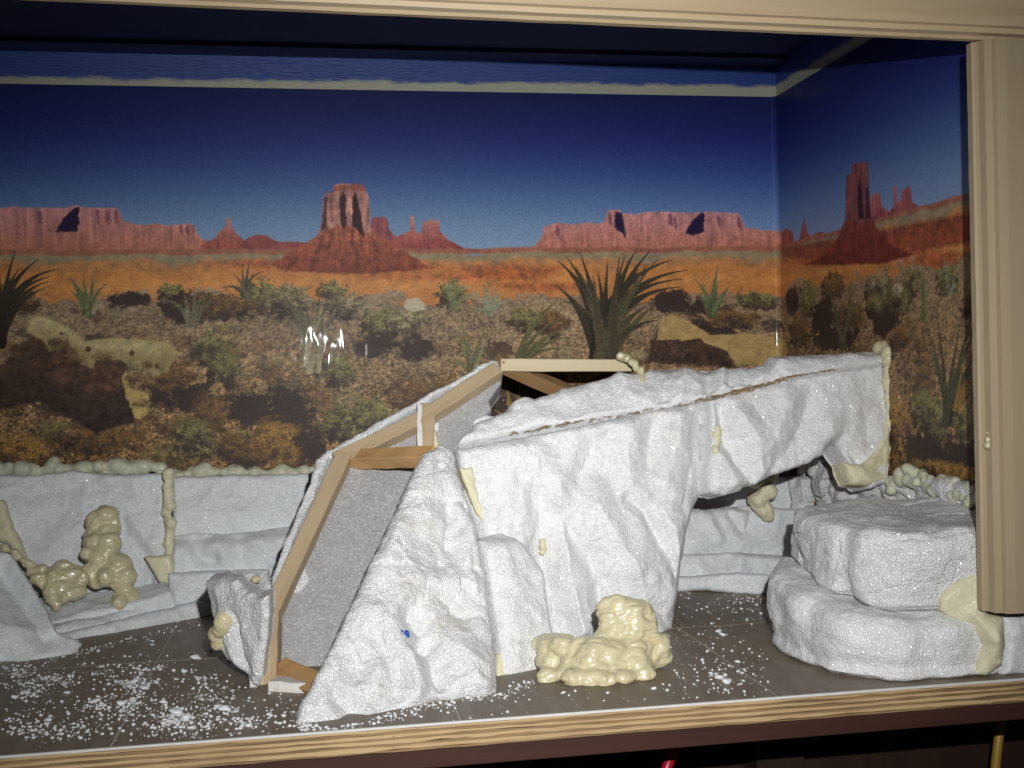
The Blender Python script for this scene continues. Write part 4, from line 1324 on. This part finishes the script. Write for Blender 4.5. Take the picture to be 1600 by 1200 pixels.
block('sloping white mound cut off by the left edge of the picture', pM, [(-70, 850), (0, 858), (22, 868), (44, 900), (74, 950), (90, 985), (130, 1002), (118, 1022), (40, 1042), (-70, 1052)], .08, WM, feats=[
    ('line', [(10, 870), (50, 925), (84, 985)], .006, .006), ('line', [(0, 890), (40, 940), (70, 1000)], .010, -.008), ('line', [(-10, 980), (50, 990)], .02, .008), ('line', [(0, 1018), (14, 1030)], .006, -.01)], res=.0016, edge=.004, rough=.8, seed=119)
pS = Plane(at(115, 955, 1.165), at(205, 930, 1.185), at(160, 905, 1.225))
block('small pale sloping shelf block under the foam blob at the back left', pS, [(40, 985), (60, 930), (100, 930), (150, 922), (210, 915), (260, 905), (270, 925), (200, 945), (130, 960)], .04, WM, feats=[], res=.0016, edge=.005, rough=.8, seed=121)

# steps seen under the bridge
block('uppermost white step block at the back seen under the bridge', vplane(1.262, 1.266, 1090, 1200, 790, 760), [(1000, 740), (1110, 740), (1240, 745), (1250, 815), (1110, 818), (1000, 820)], .03, WM, res=.0017, rough=.6, seed=131)
block('tall white middle step block with carved dribbles under the bridge', vplane(1.225, 1.232, 1090, 1200, 855, 790), [(1000, 794), (1085, 793), (1190, 790), (1250, 796), (1262, 884), (1085, 886), (1000, 888)], .05, WM,
      feats=[('line', [(1108, 812), (1120, 835)], .006, .005), ('line', [(1140, 805), (1158, 832), (1168, 830), (1176, 804)], .005, -.005), ('line', [(1085, 845), (1200, 842)], .008, .003), ('lip', [(1000, 794), (1204, 792)], .004, -.006)], res=.0014, rough=.8, seed=133)
block('lower white step block near the floor under the bridge', vplane(1.190, 1.200, 1090, 1230, 895, 855), [(1000, 866), (1080, 864), (1150, 862), (1260, 868), (1270, 900), (1150, 905), (1080, 905), (1000, 908)], .07, WM,
      feats=[('area', [(1150, 866), (1230, 870), (1240, 898), (1130, 895)], .006, .005)], res=.0014, rough=1.1, seed=137)
pR4 = Plane(on_floor(1060, 925), on_floor(1235, 932), on_floor(1235, 932) + np.array((0, .010, .04)))
block('lowest rough white block on the floor in the shade under the bridge', pR4, [(1000, 902), (1075, 900), (1150, 894), (1240, 900), (1250, 930), (1180, 930), (1100, 922), (1000, 928)], .12, WM, feats=[], res=.0014, edge=.005, rough=1.2, seed=139)
pW = Plane(on_side(1210, 905, .535), on_side(1500, 980, .535), on_side(1300, 720, .545))
block('rough grey-white chipped block along the right wall behind the two boulders', pW, [(1196, 800), (1202, 750), (1216, 722), (1256, 706), (1290, 700), (1300, 712), (1322, 722), (1338, 734), (1372, 742), (1420, 742), (1470, 748), (1545, 764), (1580, 780), (1580, 1000),
      (1300, 950), (1236, 930), (1226, 906), (1206, 880)], .022, M['eps_rough'], feats=[('line', [(1240, 760), (1250, 840)], .008, .006), ('area', [(1255, 760), (1290, 740), (1320, 780), (1280, 820)], .006, .006)], res=.0013, edge=.006, rough=1.7, facet=.010, seed=141)


# ================================================================== EXPANDING FOAM ON THE WALLS AND FLOOR
def foam(label, *a, **k):
    return tag(blobs('foam_blob', *a, **k), label, 'foam', 'cured expanding foam lumps')


def wall_pts(pts, Y):
    return [at(x, y, Y) for x, y in pts]


foam('scalloped pale foam bead along the top of the widest back left block', chain(wall_pts([(-40, 738), (20, 734), (60, 736), (80, 728), (110, 734), (150, 735), (180, 731), (230, 730), (262, 734)], 1.296), .0080, .6, .28, .42), .0020, M['foam_pale'], seed=1, wob=.0015)
foam('pale foam bead along the top of the block left of the wooden frame', chain(wall_pts([(266, 744), (290, 742), (330, 738), (370, 737), (400, 740), (440, 738), (492, 736)], 1.296), .0068, .62, .28, .45), .0018, M['foam_pale'], seed=2, wob=.0015)
foam('narrow upright foam seam between the two back left blocks', chain(wall_pts([(262, 738), (264, 780), (260, 800), (266, 820), (264, 845), (266, 872)], 1.238), .0048, .42, .22, .3), .0013, M['foam_dull'], seed=3, smooth=10)
pT = vplane(1.215, 1.230)
tag(slab('foam_blob', pT, [(224, 870), (250, 868), (268, 866), (272, 890), (262, 918), (252, 916), (238, 894)], .03, M['foam_dull'], None, [], res=.0015, edge=.004, rough=.6, seed=4),
    'flat triangular foam patch at the lower end of the upright back seam', 'foam', 'cured expanding foam lumps')
tag(slab('foam_blob', vplane(1.225, 1.245), [(-20, 770), (4, 782), (18, 820), (40, 870), (30, 880), (10, 850), (-20, 840)], .02, M['foam_dull'], None, [], res=.0015, edge=.005, rough=.8, seed=5),
    'flat foam wedge by the left picture edge beside the sloping mound', 'foam', 'cured expanding foam lumps')
sp = []
for x, y, r in [(160, 808, 15), (150, 820, 14), (172, 822, 14), (146, 834, 13), (166, 838, 16), (182, 832, 10), (150, 850, 14), (168, 856, 15), (126, 862, 9), (132, 866, 9), (158, 872, 15), (176, 866, 11), (140, 838, 9), (186, 826, 7),
                (150, 886, 14), (166, 890, 16), (185, 890, 17), (200, 894, 13), (140, 896, 13), (205, 905, 13), (190, 910, 15), (170, 905, 14), (198, 922, 12), (196, 935, 10), (188, 940, 7), (150, 908, 11), (185, 925, 10)]:
    sp.append((at(x, y, 1.192 + (y - 870) * -.00028) + RNG.normal(0, .003, 3), r / FPX * 1.22 * 1.18))
foam('tallest knobbly foam blob standing at the back left', sp, .0014, M['foam'], seed=6, wob=.0012, wscale=.010, smooth=6, fold=.0016)
sp = []
for x, y, r in [(98, 888, 12), (86, 893, 10), (112, 892, 11), (75, 900, 9), (92, 902, 14), (110, 905, 14), (126, 903, 11), (134, 900, 9), (80, 914, 11), (98, 918, 14), (114, 920, 12), (84, 928, 10), (96, 932, 10), (88, 944, 7), (106, 932, 9), (64, 890, 8), (54, 890, 9), (46, 884, 7),
                (40, 874, 7), (32, 868, 6), (24, 862, 6), (12, 858, 6), (0, 856, 6), (60, 902, 8), (68, 912, 8), (48, 896, 6)]:
    sp.append((at(x, y, 1.180 + (y - 870) * -.0003) + RNG.normal(0, .002, 3), r / FPX * 1.2 * 1.25))
foam('lower sprawling foam blob running left along the mound at the back left', sp, .0014, M['foam'], seed=7, wob=.0012, wscale=.010, smooth=6, fold=.0016)
foam('smooth foam drip on the left foot of the cave rock', chain([pH.hit(350, 965) - (0, .004, 0), pH.hit(346, 980) - (0, .006, 0), pH.hit(338, 990) - (0, .003, 0), pH.hit(342, 1004), pH.hit(340, 1012)], .0062, .4, .12, .2) + [(pH.hit(350, 970) - (0, .003, 0), .0085)], .001, M['foam'], seed=8)

# the big glossy puddle at the foot of the cliff: run-together ropes of foam
sp = []
def puddle(x, y, z, r):
    p = on_floor(x, y)
    return (np.array((p[0], p[1], z)) + RNG.normal(0, .0012, 3), r)
p0, p1, p2 = on_floor(862, 1052), on_floor(930, 1066), on_floor(1008, 1052)
for z, rr, off in ((.008, .0105, .002), (.019, .0100, .007), (.008, .010, .018), (.020, .009, .020)):
    a, b, c = (p + np.array((RNG.uniform(-.003, .003), off, z)) for p in (p0, p1, p2))
    sp += chain([a, b, c], rr, .45, .15, .18)
for z in np.arange(.012, .050, .007):
    f = 1 - max(0, z - .014) / .044
    for k in range(6):
        t = k / 5
        x = .222 + .005 * (1 - f) + .041 * t * (f * .5 + .5)
        sp.append((np.array((x, .870 + .010 * abs(t - .5) + z * .20, z)) + RNG.normal(0, .0012, 3), .0105 * RNG.uniform(.85, 1.1)))
for x, y, r in ((968, 944, .008), (980, 946, .009), (992, 958, .009), (966, 960, .008), (984, 966, .011), (1002, 984, .009), (1010, 1004, .009), (1012, 1024, .009), (954, 980, .006), (1014, 1040, .009)):
    sp.append((at(x, y, .905), r))
for x in range(860, 1016, 17):
    p = on_floor(x + RNG.uniform(-4, 4), 1064 + 7 * math.sin((x - 850) / 50) + RNG.uniform(-4, 3))
    sp.append((p + np.array((0, .004, .004)), RNG.uniform(.006, .009)))
tag(blobs('foam_blob', sp, .00105, M['foam'], seed=9, wob=.0012, wscale=.014, smooth=20, fold=.0020), 'biggest glossy cream foam puddle on the floor at the foot of the cliff', 'foam', 'cured expanding foam lumps')

# right hand foam
sp = chain(wall_pts([(1180, 752), (1200, 748), (1196, 770), (1180, 788), (1196, 800), (1204, 812)], 1.215), .0085, .5, .25, .3)
foam('foam lump wedged in the back corner under the bridge', sp, .0016, M['foam_dull'], seed=10, wob=.002)
sp = []
for x, y in [(1394, 752), (1410, 742), (1424, 738), (1436, 744), (1448, 754), (1460, 748), (1474, 754), (1488, 752), (1500, 760), (1516, 764), (1530, 770), (1545, 774)]:
    for _ in range(7):
        sp.append((on_side(x + random.gauss(0, 6), y + random.gauss(6, 4), .551) + RNG.normal(0, .002, 3), random.uniform(.0042, .0078)))
foam('lumpy pale foam bead along the right wall above the chipped block', sp, .0016, M['foam_pale'], seed=11, wob=.002, smooth=4)

# ================================================================== BOULDERS
def boulder(name, label, ctr, ring, z0, z1, mat, seed, tilt=(0, 0), under=.88, top=.62, rough=1.0, crease=(), facet=.0, base=(0, 0)):
    """a worn flat stone: plan radius by bearing, bulging sides, rounded shoulder and nearly flat top"""
    NP, NT_ = 520, 170
    ph = np.linspace(0, 2 * math.pi, NP, endpoint=False)
    a = np.array([q[0] for q in ring]) * math.pi / 180
    r = np.array([q[1] for q in ring])
    R = np.interp(ph, np.r_[a - 2 * math.pi, a, a + 2 * math.pi], np.r_[r, r, r])
    k = np.exp(-(np.arange(-14, 15) / 6.0) ** 2)
    k /= k.sum()
    R = np.convolve(np.r_[R[-14:], R, R[:14]], k, 'valid')
    for ang, w, d in crease:
        dd = (ph - math.radians(ang) + math.pi) % (2 * math.pi) - math.pi
        R = R - d * np.exp(-(dd / math.radians(w)) ** 2)
    t = np.linspace(0, 1, NT_)
    H = z1 - z0
    # side profile: (radius factor, height factor)
    pr = np.array([(0, under), (.05, under + .06), (.13, .975), (.25, 1.0), (.42, 1.0), (.56, .985), (.66, .93), (.75, .82), (.85, .56), (.94, .25), (1, 0)])
    pz = np.array([(0, 0), (.05, .07), (.13, .20), (.25, .40), (.42, .66), (.56, .86), (.66, .96), (.75, .985), (.85, .995), (.94, 1.0), (1, 1.0)])
    rf, zf = np.interp(t, pr[:, 0], pr[:, 1]), np.interp(t, pz[:, 0], pz[:, 1])
    kk = np.exp(-(np.arange(-9, 10) / 3.8) ** 2)
    kk /= kk.sum()
    rf = np.convolve(np.r_[np.full(9, rf[0]), rf, -rf[-10:-1][::-1]], kk, 'valid')[:NT_]
    rf[-1] = 0
    zf = np.convolve(np.r_[np.full(9, zf[0]), zf, np.full(9, 1.0)], kk, 'valid')[:NT_]
    zf[0] = 0
    X = ctr[0] + rf[:, None] * (R * np.cos(ph))[None]
    Y = ctr[1] + rf[:, None] * (R * np.sin(ph))[None]
    Z = z0 + H * zf[:, None] + np.zeros_like(X)
    Z += zf[:, None] * (tilt[0] * (X - ctr[0]) + tilt[1] * (Y - ctr[1])) + (1 - zf[:, None]) * (base[0] * (X - ctr[0]) + base[1] * (Y - ctr[1]))
    P = np.stack((X, Y, Z), -1)
    dt = np.gradient(P, axis=0)
    dp = (np.roll(P, -1, 1) - np.roll(P, 1, 1))
    N = np.cross(dp, dt)
    N /= np.linalg.norm(N, axis=2)[..., None] + 1e-12
    N[-2:] = (0, 0, 1)
    W = P.reshape(-1, 3)
    h = .009 * fbm(W, .06, 2, seed) + .0016 * fbm(W, .02, 2, seed + 2) + .0005 * fbm(W, .0055, 2, seed + 4)
    if facet:
        d1, d2, val = worley(W + .010 * np.c_[fbm(W, .03, 2, seed + 5), fbm(W, .03, 2, seed + 6), fbm(W, .03, 2, seed + 7)], .045, seed + 8)
        h += facet * (val - .5 - .6 * d1)
    h += .0026 * scoops(W, .036, seed + 40) + .0008 * scoops(W, .013, seed + 41)
    W = W + (h * rough)[:, None] * N.reshape(-1, 3)
    # keep off the wall, the opening and what lies below
    W[:, 0] = np.minimum(W[:, 0], RIGHT - .003)
    W[:, 1] = np.maximum(W[:, 1], FRONT + .0015)
    W[:, 2] = np.maximum(W[:, 2], .0006)
    idx = np.arange(NP * NT_).reshape(NT_, NP)
    nx = np.roll(idx, -1, 1)
    F = np.stack((idx[:-1].ravel(), nx[:-1].ravel(), nx[1:].ravel(), idx[1:].ravel()), 1)
    faces = F.tolist() + [idx[0].tolist()[::-1], idx[-1].tolist()]
    o = link(name, mesh_np(name, W, faces), mat, None, (ctr[0], ctr[1], z0))
    return tag(o, label, 'fake boulder', 'stacked polystyrene boulders')


boulder('polystyrene_boulder', 'lower and wider white polystyrene boulder on the floor by the right post', (.462, .90), [(0, .10), (35, .11), (70, .11), (110, .11), (145, .09), (180, .087), (205, .094), (225, .110), (250, .112), (270, .108), (292, .110), (312, .106), (330, .10)],
        .0, .0555, M['eps'], 201, (-.02, .10), .95, rough=.8, crease=((212, 7, .004), (262, 6, .003)))
boulder('polystyrene_boulder', 'upper white polystyrene boulder resting on the wider one', (.478, .905), [(0, .085), (35, .10), (70, .105), (110, .11), (150, .080), (180, .077), (205, .086), (228, .102), (250, .110), (275, .107), (300, .106), (335, .095)],
        .0560, .112, M['eps_rough'], 211, (.02, .005), .92, rough=.8, crease=((219, 6, .006), (268, 8, .003)), facet=.004, base=(-.02, .10))

pQ = Plane(at(1480, 930, .800), at(1560, 1040, .786), at(1560, 930, .790))
tag(slab('foam_blob', pQ, [(1468, 935), (1490, 912), (1536, 890), (1545, 960), (1572, 966), (1570, 1040), (1545, 1058), (1520, 1056), (1536, 1010), (1520, 980), (1490, 972), (1472, 955)], .03, M['foam_dull'], None, [('line', [(1500, 940), (1545, 1000)], .01, .004)],
         res=.0012, edge=.006, rough=1.6, seed=301), 'broad flat foam patch joining both boulders beside the right post', 'foam', 'cured expanding foam lumps')
tag(slab('polystyrene_block', Plane(on_floor(1575, 1056), on_floor(1620, 1052), on_floor(1600, 1054) + np.array((0, .006, .05))), [(1568, 962), (1640, 960), (1640, 1052), (1570, 1056), (1574, 1010)], .03, M['eps_wall'], None, [], res=.0012, rough=1.0, seed=303),
    'small bluish white block below the right post at the picture edge', 'polystyrene block', 'white polystyrene blocks lining the tank walls')
p = at(1543, 696, FRONT - .006)
tag(blobs('foam_drip', [(p, .0030), (p + np.array((.001, .001, .0045)), .0024), (p + np.array((.002, .003, .009)), .0014)], .0007, M['foam'], seed=12, wob=.0003), 'small shiny foam drip stuck on the right post', 'foam drip')

# ================================================================== LOOSE POLYSTYRENE
def ico(subdiv=1):
    bm = bmesh.new()
    bmesh.ops.create_icosphere(bm, subdivisions=subdiv, radius=1)
    v = np.array([q.co[:] for q in bm.verts])
    f = np.array([[w.index for w in q.verts] for q in bm.faces])
    bm.free()
    return v, f


iv, if_ = ico(1)
beads = []
clus = [(205, 1085, 60, 22), (255, 1115, 80, 26), (170, 1110, 60, 18), (60, 1075, 50, 26), (305, 1110, 60, 20), (110, 1140, 70, 14), (40, 1135, 40, 20), (275, 1140, 60, 14), (380, 1130, 50, 14), (200, 1050, 60, 18), (30, 1050, 30, 12), (330, 1080, 40, 20),
        (215, 1070, 30, 10), (280, 1125, 24, 10), (95, 1060, 40, 10)]
for _ in range(1500):
    c = random.choice(clus)
    beads.append((random.gauss(c[0], c[2] * .55), random.gauss(c[1], c[3] * .6)))
for _ in range(26):                                   # little heaps where crumbs stuck together
    c = random.choice(clus)
    x, y = random.gauss(c[0], c[2] * .6), random.gauss(c[1], c[3] * .6)
    for _k in range(random.randint(10, 34)):
        beads.append((random.gauss(x, 9), random.gauss(y, 3)))
for _ in range(420):
    beads.append((random.uniform(0, 470), random.uniform(1000, 1160)))
foot = [(464, 1126), (490, 1136), (530, 1140), (600, 1122), (660, 1104), (735, 1090), (785, 1084), (830, 1062)]
for _ in range(420):
    k = random.randrange(len(foot) - 1)
    t = random.random()
    a, b = foot[k], foot[k + 1]
    beads.append((a[0] + (b[0] - a[0]) * t + random.gauss(0, 6), a[1] + (b[1] - a[1]) * t + abs(random.gauss(0, 6)) - 1))
for _ in range(60):
    beads.append((random.gauss(450, 26), random.gauss(1105, 18)))
for _ in range(230):
    beads.append((random.uniform(1030, 1200), random.uniform(925, 1085)))
for _ in range(110):
    beads.append((random.gauss(1165, 30), random.gauss(940, 8)))
for _ in range(90):
    beads.append((random.gauss(1130, 30), random.gauss(1055, 14)))
for _ in range(110):
    beads.append((random.uniform(560, 1200), random.uniform(1060, 1130)))
for _ in range(160):
    t = random.random()
    beads.append((30 + 300 * t, 1042 - 78 * t + abs(random.gauss(0, 5))))
Vb, Fb = [], []
nb = 0
for x, y in beads:
    p = on_floor(x, y)
    if p[1] < FRONT + .003 or p[1] > 1.22 or (.365 < p[0] and p[1] < 1.0 and p[0] > .372 and p[1] < .97):
        continue
    r = .85 * random.choice((.0003, .0004, .0004, .0005, .0006, .0007, .0009, .0012, .0015)) * random.uniform(.8, 1.15)
    s = np.array((random.uniform(.8, 1.5), random.uniform(.8, 1.3), random.uniform(.6, 1)))
    Vb.append(iv * r * s + p + np.array((0, 0, r * .55 + .0002)))
    Fb.append(if_ + nb)
    nb += len(iv)
tag(link('polystyrene_crumbs', mesh_np('polystyrene_crumbs', np.concatenate(Vb), np.concatenate(Fb)), M['bead'], None, (0, .9, 0)),
    'loose white polystyrene crumbs scattered over the dark floor', 'crumbs', kind='stuff')
# the larger broken chips can be told apart
iv2, if2 = ico(2)
chip_me = []
for k in range(4):
    v = iv2 * (1 + .9 * fbm(iv2 + k * 7, .9, 2, 60 + k))[:, None] * np.array((1.5, 1.0, .62))
    me = mesh_np('polystyrene_chip', v * .0022, if2)
    me.materials.append(M['bead'])
    chip_me.append(me)
chips = [(305, 1031, 1.5), (238, 1009, .7), (238, 1003, .6), (288, 1051, .9), (226, 1078, 1.0), (275, 1118, 1.7), (290, 1126, 1.4), (210, 1068, 1.1), (350, 1112, 1.5), (342, 1108, 1.2), (388, 1136, .9), (150, 1098, 1.1), (75, 1128, 1.0), (300, 1141, 1.1),
         (22, 1092, 1.0), (190, 1102, 1.2), (255, 1100, 1.0), (105, 1085, .9), (1124, 1062, 1.2), (1136, 1068, 1.3), (1122, 988, .9), (1128, 994, 1.1), (1022, 1078, .8), (1190, 960, .8), (1152, 1036, .8)]
for i, (x, y, s) in enumerate(chips):
    o = bpy.data.objects.new('polystyrene_chip', chip_me[i % 4])
    p = on_floor(x, y)
    o.location = (p[0], p[1], .0016 * s)
    o.scale = (s, s, s)
    o.rotation_euler = (random.uniform(-.2, .2), random.uniform(-.2, .2), random.uniform(-.6, .6))
    COL.objects.link(o)
    tag(o, 'larger loose white polystyrene chip lying among the crumbs on the floor', 'chip', 'loose polystyrene chips on the floor')

# ================================================================== UNDER THE CABINET
tag(tube('red_cord', [at(1030, 1240, .90), at(1040, 1205, .90), at(1050, 1178, .905), at(1058, 1166, .91), at(1060, 1150, .93)], .0045, M['red_cord']), 'short red plastic cord hanging under the cabinet', 'cord')
tag(tube('yellow_cord', [at(1553, 1250, .93), at(1556, 1190, .93), at(1562, 1140, .935), at(1568, 1100, .94), at(1572, 1060, .95)], .0042, M['yellow_cord']), 'dull yellow cord hanging under the right end of the cabinet', 'cord')
